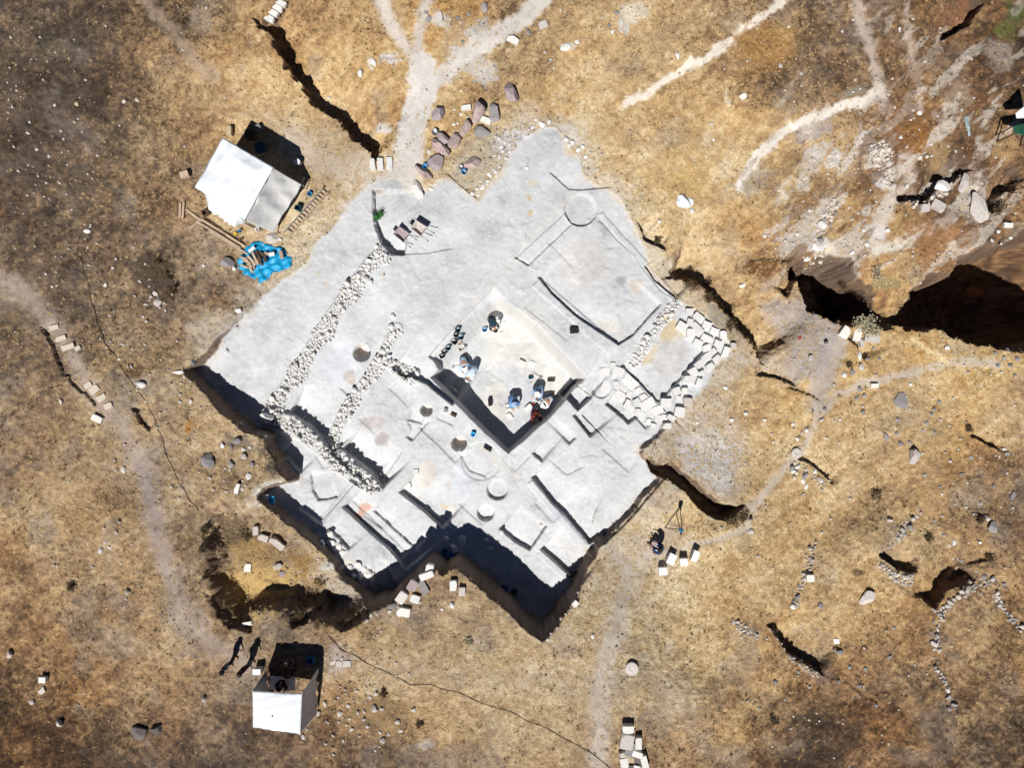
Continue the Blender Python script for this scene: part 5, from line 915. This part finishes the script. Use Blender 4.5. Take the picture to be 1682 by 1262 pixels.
bucket(422,376,.15,.25,M_WHITE,'white bucket under the front edge of the awning'); bucket(393,379,.10,.2,M_BLUE,'small blue bucket in front of the tent curtain'); bucket(386,384,.10,.16,M_YEL,'small yellow bucket in front of the tent curtain')
box_obj(338,349,.42,.34,.3,.5,M_DWOOD,'dark slatted crate at the lower left of the tent curtain','crate','crate',False); box_obj(396,393,.3,.12,.12,.6,M_DWOOD,'small dark wooden offcut above the timber pile','offcut','wood_offcut')
# ladder lying by the tent
a = G(472,386); b = G(537,314); d = (b - a).normalized(); n_ = Vector((d.y, -d.x, 0)); L = (b - a).length
t = empty('wooden_ladder', a, math.atan2(d.y, d.x), 'long pale ladder lying flat on the ground beside the awning', 'ladder')
for s in (-.2, .2): MB().box((L/2, s, .16), (L, .05, .08)).build('rail', M_METAL if s > 0 else M_WOOD, t)
for k in range(14): MB().box((.2 + k * (L - .4) / 13, 0, .16), (.07, .36, .05)).build('rung', M_WOOD, t)
# timber pile: each plank is a thing
def plank(x0, y0, x1, y1, wd=.10, th=.05, z=.05, m=M_WOOD, label='', group='planks lying south-west of the tent', cat='plank', name='plank'):
    a = G(x0, y0); b = G(x1, y1); d = b - a; L = math.hypot(d.x, d.y); c = (a + b) / 2
    mb = MB().box((0, 0, 0), (L, wd, th)); mb.V = [(x, y + (0.004 * math.sin(x * 5)), z_) for x, y, z_ in mb.V]
    o = mb.build(name, m, loc=(c.x, c.y, float(hz(c.x, c.y)) + z + th / 2), rot=(RNG.uniform(-.05, .05), -math.atan2(b.z - a.z, L) * .8, math.atan2(d.y, d.x))); tag(o, label, cat, group); return o
for i, (x0, y0, x1, y1, z_, m_) in enumerate([(326,358,400,402,.05,M_WOOD),(324,364,396,408,.1,M_WOOD),(334,362,404,406,.16,M_WOOD),(338,372,402,414,.05,M_WOOD),(332,366,372,388,.22,M_DWOOD),(345,380,408,418,.1,M_WOOD)]):
    plank(x0, y0, x1, y1, .11, .05, z_, m_, 'long weathered plank in the stack pointing from the tent curtain to the blue tarp')
for (x0, y0, x1, y1, lb) in [(303,332,301,360,'vertical pale plank at the left end of the timber'),(298,334,297,358,'second vertical pale plank at the left end of the timber'),(306,344,330,362,'short plank joining the vertical ones to the timber stack'),(311,376,334,360,'pale board sticking out to the left of the timber stack'),
  (332,368,340,380,'short dark block at the head of the timber stack'),(400,368,424,380,'thin plank leaning below the awning edge'),(392,428,412,432,'short plank stuck out of the blue tarp pile')]: plank(x0, y0, x1, y1, .13, .07, .04, M_WOOD if 'dark' not in lb else M_DWOOD, lb, None)
# blue tarpaulin with timber on it
TP = conv([(408,402),(424,395),(442,403),(466,408),(481,425),(479,438),(462,446),(448,448),(440,460),(428,465),(418,458),(400,450),(389,438),(392,424)]); cen = TP.mean(0); g = Vector((cen[0], cen[1], float(hz(*cen))))
def tarp(u, v):
    th_ = u * len(TP); i = int(th_) % len(TP); fr_ = th_ - int(th_); e = TP[i] * (1 - fr_) + TP[(i + 1) % len(TP)] * fr_; p = cen + (e - cen) * (v * .995 + .005) * (1 + .012 * math.sin(u * 90))
    return Vector((p[0] - g.x, p[1] - g.y, float(hz(*p)) - g.z + .05 + .14 * (1 - v) + .03 * math.sin(u * 44 + v * 6) * v + .05 * math.sin(p[0] * 9 + p[1] * 5) + .04 * math.sin(p[1] * 13 - p[0] * 7)))
tag(MB().sheet(tarp, 112, 14, .01).build('tarpaulin', M_BLUET, None, True, loc=g), 'bright blue crumpled tarpaulin with timber offcuts on it', 'tarpaulin')
for i, (x, y, L, wd, a, m_) in enumerate([(404,428,.75,.13,35,M_BURL),(409,432,.7,.12,55,M_WOOD),(414,428,.7,.14,50,M_WOOD),(420,425,.8,.14,65,M_WOOD),(425,420,.7,.12,60,M_DWOOD),(431,418,.6,.14,40,M_DWOOD),(411,440,.6,.14,60,M_BURL),(402,438,.5,.12,20,M_BURL),(427,430,.6,.12,50,M_DWOOD),(436,424,.5,.16,80,M_DWOOD),(400,424,.5,.1,10,M_WOOD),(417,436,.5,.1,75,M_WOOD),(414,410,.45,.18,-40,M_PALEB),(447,418,.35,.22,-10,M_PALEB),(463,419,.5,.2,75,M_WOOD),(438,417,.3,.16,10,M_WOOD)]):
    q = G(x, y, .25); lb = {12: 'white board scrap on the upper part of the blue tarp', 13: 'white block on the blue tarp', 14: 'single dark edged plank lying apart on the right of the blue tarp', 15: 'small brown block beside the white one on the blue tarp'}.get(i, 'brown timber offcut heaped on the blue tarp')
    tag(MB().box((0, 0, 0), (L, wd, .09)).build('timber_offcut', m_, None, loc=(q.x, q.y, q.z + .26 + .02 * (i % 5)), rot=(RNG.uniform(-.1, .1), RNG.uniform(-.12, .12), math.radians(-a))), lb, 'timber', 'timber offcuts heaped on the blue tarp' if i < 12 else None)
stone(373,432,17,15,0,ht=.5,kind='boulder',m=M_GREY,label='round grey boulder touching the left of the blue tarp',cat='boulder',name='boulder'); stone(384,440,8,8,0,ht=.3,m=M_PALEB,label='white stone next to the round grey boulder by the tarp',cat='stone'); stone(334,436,7,6,0,ht=.1,m=M_FIELD,label='small pale stone left of the blue tarp',cat='stone')
stone(447,392,18,14,30,ht=.3,kind='boulder',m=M_FIELD,label='pale boulder between the awning and the blue tarp',cat='boulder',name='boulder'); stone(425,468,6,6,0,ht=.1,m=M_STONE,label='small white stone below the blue tarp',cat='stone'); stone(460,393,8,6,0,ht=.2,m=M_ASH,label='white stone by the lower end of the ladder',cat='stone')

# ---------------------------------------------------------------- wheelbarrows
def wheelbarrow(px, py, face, m, label):
    q = G(px, py); t = empty('wheelbarrow', q, math.radians(face), label, 'wheelbarrow', 'pair of wheelbarrows')
    top = [(-.42,-.30,.62),(.42,-.34,.62),(.42,.34,.62),(-.42,.30,.62)]; bot = [(-.22,-.2,.32),(.28,-.24,.36),(.28,.24,.36),(-.22,.2,.32)]; V = top + bot + [(a*.95,b*.93,c) for a,b,c in top] + [(a*.93,b*.9,c+.015) for a,b,c in bot]
    F = []
    for i in range(4): j = (i+1)%4; F += [(i,j,4+j,4+i)[::-1],(8+i,8+j,12+j,12+i),(i,j,8+j,8+i)]
    F += [(4,5,6,7)[::-1],(12,13,14,15)]; mb = MB(); mb.add(V, F); mb.build('tray', m, t)
    mb = MB().lathe([(.05,-.035),(.16,-.045),(.19,-.02),(.19,.02),(.16,.045),(.05,.035)], 18); mb.V = [(x, z, y) for x, y, z in mb.V]; mb.build('wheel', M_BLACK, t, True, loc=(-.55, 0, .19))
    for s in (-1, 1):
        MB().tube([(-.6, s*.06, .19), (-.25, s*.2, .31), (.3, s*.26, .36), (.95, s*.3, .62)], .018, 7).build('handle', M_METAL, t); MB().tube([(.2, s*.25, .36), (.34, s*.3, 0.0)], .016, 6).build('leg', M_METAL, t)
        MB().tube([(.82, s*.293, .57), (.97, s*.3, .63)], .026, 7).build('grip', M_BLACK, t)
    return t
wheelbarrow(662,388,-38,M_LILAC,'wheelbarrow with a lilac grey tray, the left of the pair on the pale floor'); wheelbarrow(690,378,-36,M_FIELD,'wheelbarrow with a pale grey tray, the right of the pair on the pale floor')

# ---------------------------------------------------------------- central trench gear and other containers
bucket(796,541,.16,.28,M_BLUE,'blue bucket beside the bending dark clothed digger'); bucket(752,541,.17,.3,M_TEAL,'dark teal bucket topmost of the row along the north-west trench side',group=None); bucket(757,553,.19,.3,M_TEAL,'pair-end teal bucket below the topmost one in the row'); bucket(749,550,.16,.28,M_BLACK,'black bucket left in the row along the trench side')
box_obj(746,561,.38,.3,.25,-.7,M_BLACK,'black crate in the row along the trench side','crate','crate',False); bucket(736,571,.17,.3,M_TEAL,'round teal bucket near the west corner of the central trench'); box_obj(730,578,.36,.28,.28,.5,M_DKBAS,'dark grey crate beside the round teal bucket','crate','crate',False); box_obj(726,585,.3,.26,.25,.5,M_BLACK,'small black crate lowest of the row by the west corner','crate','crate',False)
box_obj(758,572,.45,.36,.28,.5,M_PALEB,'white crate above the kneeling digger in the pale shirt','crate','crate',False); box_obj(755,564,.28,.2,.12,0,M_BURL,'small beige tray above the white crate','tray','tray',False); bucket(884,655,.15,.28,M_TEAL,'dark teal bucket below the northernmost crouching digger')
box_obj(905,625,.46,.12,.22,0,M_BLACK,'narrow black crate lying alone on the eastern trench floor','crate','crate'); box_obj(943,543,.5,.35,.22,.1,M_BLACK,'black bag alone on the pale wall top north-east of the trench','bag','bag'); box_obj(805,661,.22,.45,.25,.1,M_BLACK,'narrow black crate standing on the trench floor in the middle','crate','crate')
box_obj(872,620,.3,.2,.15,.2,M_TEAL,'flat teal tray at the top of the digging group','tray','tray',False); box_obj(891,671,.2,.2,.1,0,M_YEL,'yellow tray beside the white shirted digger','tray','tray',False); box_obj(841,671,.2,.14,.08,0,M_YEL,'yellow pan below the mid blue digger','pan','pan',False); box_obj(834,668,.35,.3,.12,.1,M_PALEB,'white tray in front of the mid blue digger','tray','tray',False)
bucket(879,686,.12,.2,M_BLUE,'blue bucket below the digger in dark red'); box_obj(876,664,.16,.16,.08,.2,M_RED,'small red dustpan between the diggers on the right','dustpan','dustpan',False)
bucket(777,714,.15,.26,M_CYAN,'bucket with a bright blue rim on the wall south-west of the central trench'); box_obj(745,682,.35,.14,.16,-.5,M_DWOOD,'upper of two short dark boards near the round pit','board','board'); box_obj(801,737,.5,.16,.18,-.55,M_BLACK,'black oblong box on the south-west wall top near the trench corner','box','box')
box_obj(732,674,.2,.2,.15,0,M_GREY,'small grey bucket-like box left of the two dark boards','box','box'); bucket(828,968,.24,.3,M_BLUE,'blue bucket on the shaded floor of the deep southern trench'); bucket(845,973,.2,.25,M_TEAL,'dark bucket right of the blue one in the deep southern trench')
bucket(730,908,.2,.3,M_BLUE,'blue bucket in the shade at the head of the deep trench'); bucket(741,912,.17,.3,M_CYAN,'bright blue bucket right of the other at the trench head'); box_obj(747,903,.28,.3,.3,.2,M_WHITE,'white box in the shade between the trench arms','box','box')
plank(813,962,820,975,.12,.04,.03,M_WOOD,'short wooden board leaning at the foot of the shaded trench wall',None)
plank(935,950,948,938,.14,.06,.5,M_DWOOD,'dark plank on the trench edge in the southern corner',None)
t = box_obj(443,822,.55,.5,.35,0,M_CYAN,'bright blue crate at the western end of the terrace','crate','crate'); stone(435,820,12,14,0,ht=.12,kind='block',m=M_PALEB,label='white sheet of stone beside the bright blue crate',cat='stone slab',name='stone_slab')
bucket(762,281,.17,.28,M_BLUE,'blue bucket inside the greyish square, lower of two'); bucket(757,274,.14,.25,M_METAL,'grey metal bucket inside the greyish square, upper of two'); bucket(698,272,.17,.28,M_BLUE,'blue bucket between the boulders at the track'); bucket(714,216,.19,.3,M_METAL,'grey metal tub with a dark ring at the top left of the boulders','tub')
box_obj(765,595,.2,.1,.1,0,M_DWOOD,'tiny wooden box under the kneeling digger','box','box')
def shovel(x0, y0, x1, y1, label):
    a = G(x0, y0); b = G(x1, y1); a.z += .05; b.z += .1; d = (b - a); t = empty('shovel', a, math.atan2(d.y, d.x), label, 'shovel'); L = math.hypot(d.x, d.y)
    MB().tube([(0,0,0),(L*.75,0,.04)], .016, 6).build('shaft', M_WOOD, t); MB().box((L*.87,0,.04),(L*.26,.2,.012)).build('blade', M_METAL, t)
shovel(757,600,742,603,'shovel lying left of the kneeling digger'); shovel(875,612,890,622,'shovel lying on the trench floor above the digging group')
# white stools, survey tripod
for (x, y, w_, d_, rz, lb) in [(1102,918,.42,.62,-.45,'largest white plastic crate next to the seated person in blue'),(1088,938,.46,.42,.05,'white plastic crate lowest of the four by the trail'),(1122,923,.4,.42,.1,'white plastic crate between the largest and the outermost'),(1141,913,.34,.62,-.4,'outermost white plastic crate, right of the other three')]: box_obj(x, y, w_, d_, .4, rz, M_WHITE, lb, 'plastic crate', 'plastic_crate', group='white plastic crates by the trail')
q = G(1108,862); t = empty('survey_tripod', q, 0, 'wooden legged survey tripod with a blue instrument on the grass below the curved trench', 'survey tripod')
for a in (200, 320, 80):
    e = Vector((.62 * math.cos(math.radians(a)), .62 * math.sin(math.radians(a)), 0)); MB().tube([e, (0, 0, 1.45)], .03, 6, .025).build('leg', M_DWOOD, t)
MB().lathe([(.09,1.42),(.1,1.44),(.1,1.48),(.001,1.485)], 14).build('head_plate', M_METAL, t); b_ = MB().box((0, 0, 1.62), (.22, .16, .27)).build('instrument', M_BLUE, t); MB().lathe([(.05,0),(.055,.2),(.001,.2)], 12).build('telescope', M_BLACK, b_, loc=(0, -.1, 1.62), rot=(math.pi/2, 0, 0))
MB().tube([(-.1,0,1.78),(0,0,1.84),(.1,0,1.78)], .015, 6).build('carry_handle', M_TEAL, b_)
# tarpaulins and scraps
def sheet_obj(pts, m, name, label, cat, h=.12, th=.012, z0=.03):
    P = conv(pts); c = P.mean(0); gg = Vector((c[0], c[1], float(hz(*c))))
    def fn(u, v):
        s = u * len(P); i = int(s) % len(P); k = s - int(s); e = P[i] * (1 - k) + P[(i + 1) % len(P)] * k; p = c + (e - c) * (v * .99 + .01)
        return Vector((p[0] - gg.x, p[1] - gg.y, float(hz(*p)) - gg.z + z0 + h * (1 - v) + h * .5 * math.sin(p[0] * 11 + p[1] * 7)* (1 - v * .5)))
    return tag(MB().sheet(fn, len(P) * 8, 8, th).build(name, m, None, True, loc=gg), label, cat)
sheet_obj([(1112,320),(1124,320),(1138,328),(1139,338),(1128,342),(1114,340),(1110,334)], M_CANV, 'plastic_sheet', 'crumpled white plastic sheet in the grass east of the dig', 'plastic sheet', .25)
sheet_obj([(1132,343),(1139,341),(1141,348),(1136,352)], M_CANG, 'plastic_scrap', 'small torn scrap just below the white plastic sheet', 'plastic scrap', .05)
sheet_obj([(1582,190),(1590,190),(1594,222),(1590,224)], mat('pale_blue_board', alb(164,178,182), rough=.6), 'board', 'narrow pale blue board lying on the brown slope at upper right', 'board', .03)
sheet_obj([(1369,1050),(1378,1050),(1379,1058),(1370,1058)], M_WHITE, 'litter_scrap', 'bright white scrap of litter on the lower right slope', 'litter', .03)
sheet_obj([(1311,553),(1316,553),(1316,558),(1311,558)], M_RED, 'plastic_scrap', 'tiny red plastic scrap on the grey trodden ground', 'plastic scrap', .02)
# dark green shelter at the right edge
zt = 1.9; A = [at3(1664,207,zt), at3(1700,196,zt), at3(1704,226,zt), at3(1666,219,zt)]; gg = G(1690,212); t = empty('green_shelter', gg, 0, 'dark green shelter cut off by the right edge, with a white panel', 'shelter')
f = bil(*[k - gg for k in A]); MB().sheet(lambda u, v: f(u, v) + Vector((0, 0, .05 * math.sin(u * 9))), 10, 10, .03).build('roof', M_GROOF, t, True)
A2 = [at3(1668,186,zt + .1), at3(1700,160,zt + .3), at3(1704,192,zt + .1), at3(1670,194,zt)]; f2 = bil(*[k - gg for k in A2]); MB().sheet(lambda u, v: f2(u, v), 8, 8, .03).build('white_panel', M_WHITE, t)
for k in A: MB().tube([Vector((k.x, k.y, float(hz(k.x, k.y)))) - gg, k - gg], .04, 6).build('post', M_DWOOD, t)

# ---------------------------------------------------------------- hoses
def hose(pts, r, m, label, name='hose', cat='hose', wob=.04):
    P = []
    for i in range(len(pts) - 1):
        for k in range(8):
            s = k / 8; P.append((pts[i][0] * (1 - s) + pts[i+1][0] * s, pts[i][1] * (1 - s) + pts[i+1][1] * s))
    P.append(pts[-1]); Q = []
    for i, (a, b) in enumerate(P): q = G(a, b); q.x += wob * math.sin(i * .7); q.y += wob * math.cos(i * .5); q.z = float(hz(q.x, q.y)) + r + .02; Q.append(q)
    g0 = Q[0].copy(); return tag(MB().tube([q - g0 for q in Q], r, 6).build(name, m, None, True, loc=g0), label, cat)
M_HOSE = mat('brown_hose', alb(100,86,72), rough=.6, noise=.1, bump=0)
M_HOSE2 = M_HOSE
hose([(132,425),(140,450),(150,490),(160,530),(172,562),(195,595),(218,632),(240,660),(252,685),(262,710),(275,750),(295,795),(312,822),(326,840)], .015, M_HOSE, 'thin black hose running down the western slope left of the dig')
hose([(540,1048),(565,1070),(600,1088),(640,1108),(675,1125),(710,1127),(750,1138),(790,1155),(840,1172),(880,1190),(925,1212),(970,1238),(1010,1268)], .015, M_HOSE, 'thin black hose crossing the lower slope towards the bottom stone pile')
hose([(1088,695),(1080,715),(1070,745)], .015, M_HOSE, 'short dark cable hanging from the paving towards the curved trench', 'cable', 'cable', .01)

# ---------------------------------------------------------------- shrubs and weeds
def shrub(px, py, rpx, h_, m, label, n=260, seed=0, name='shrub', cat='shrub', ls=.07, group=None):
    r = random.Random(seed); q = G(px, py); t = empty(name, q, 0, label, cat, group); R = rpx * CAMH / FPX; mb = MB(); st_ = MB()
    for k in range(9):
        a = r.uniform(0, 6.28); b = R * r.uniform(.3, .9); tip = Vector((b * math.cos(a), b * math.sin(a), h_ * r.uniform(.5, 1))); st_.tube([(0, 0, -.05), tip * .5 + Vector((0, 0, .04)), tip], .014, 5, .004)
        for j in range(n // 9):
            c = tip * r.uniform(.35, 1.05) + Vector((r.gauss(0, R * .2), r.gauss(0, R * .2), r.gauss(0, h_ * .1))); c.z = max(c.z, .02); s = ls * r.uniform(.5, 1.2)
            u = Vector((r.gauss(0,1), r.gauss(0,1), r.gauss(0,.6))).normalized() * s; w_ = u.orthogonal().normalized() * s * .45; mb.add([c - u * .6, c + w_, c + u, c - w_], [(0, 1, 2, 3)])
    mb.build('leaves', m, t); st_.build('stems', M_STEM, t); return t
shrub(623,357,10,.55,M_GREENL,'bright green bush beside the dark curved step near the wheelbarrows',420,1)
shrub(1412,541,24,.9,M_SAGE,'pale sage bush on the lip above the dark hollow',700,2,ls=.09)
for i, (x, y, r_, h_, m_, lb) in enumerate([(1385,470,12,.4,M_DRYD,'dark scrub bush in the shaded hollow'),(1440,452,16,.5,M_SAGE,'olive bush right of the shaded hollow'),(262,432,10,.35,M_DRYD,'dark scrub tuft on the ridge below the timber, upper one'),(275,455,12,.4,M_DRYD,'dark scrub tuft on the ridge below the timber, middle one'),(285,478,9,.35,M_DRYD,'dark scrub tuft on the ridge below the timber, lower one'),(300,35,10,.3,M_DRYD,'dark scrub tuft near the top edge left of the stone steps'),(1135,470,12,.3,M_DRYD,'dark scrub at the top of the dark bank'),(1165,490,12,.35,M_DRYD,'dark scrub in the middle of the dark bank'),(1200,535,12,.35,M_DRYD,'dark scrub low on the dark bank'),
   (455,752,14,.4,M_DRYD,'dark scrub on the soil slope below the rubble wall'),(1200,860,12,.4,M_DRYD,'dark scrub at the end of the curved trench'),(1220,850,12,.35,M_DRYD,'dark scrub right of the curved trench end'),(490,1010,18,.4,M_DRYD,'dark scrub on the south rim of the overgrown trench'),(570,1020,20,.4,M_DRYD,'dark scrub in the corner of the overgrown trench'),
   (337,870,9,.3,M_DRYD,'upper dark scrub on the west rim of the overgrown trench'),(336,905,9,.3,M_DRYD,'middle dark scrub on the west rim of the overgrown trench'),(341,945,9,.35,M_DRYD,'lower dark scrub on the west rim of the overgrown trench'),(360,990,14,.4,M_DRYD,'dark scrub at the west end of the overgrown trench'),(118,966,10,.3,M_DRYD,'olive dark tuft on the left slope'),(1290,430,14,.3,M_DRYD,'dark scrub on the brown mound'),(1080,395,8,.3,M_DRYD,'dark scrub in the hollow east of the round platform'),(770,1055,8,.12,M_SAGE,'small green weed south of the deep trench'),
   (1437,812,12,.25,M_DRYD,'nearly black tuft on the eastern slope'),(1395,600,6,.2,M_DRYD,'dark tuft by the trail crossing'),(1610,855,8,.25,M_DRYD,'dark tuft above the grey boulder'),(1525,885,8,.3,M_DRYD,'dark tuft right of the climbing stone row'),(1270,1185,10,.2,M_DRYD,'dark tuft on the lower slope'),(1590,705,8,.25,M_DRYD,'dark tuft near the eastern slope stones'),
   (1640,345,14,.4,M_DRYD,'dark bush above the ravine at right'),(1665,310,12,.5,M_DRYD,'dark round bush at the right edge'),(1625,915,10,.3,M_DRYD,'dark bush by the right stone ruin'),(690,1190,8,.12,M_DRYD,'small brown tuft above the bottom slope'),(630,1140,8,.3,M_DRYD,'dark tuft in the rubble scatter'),(405,880,14,.4,M_DRYD,'dark scrub at the upper end of the overgrown trench'),(525,960,14,.4,M_DRYL,'dry brown bush in the overgrown trench')]):
    shrub(x, y, r_, h_, m_, lb, 220, 10 + i, 'shrub', 'shrub')
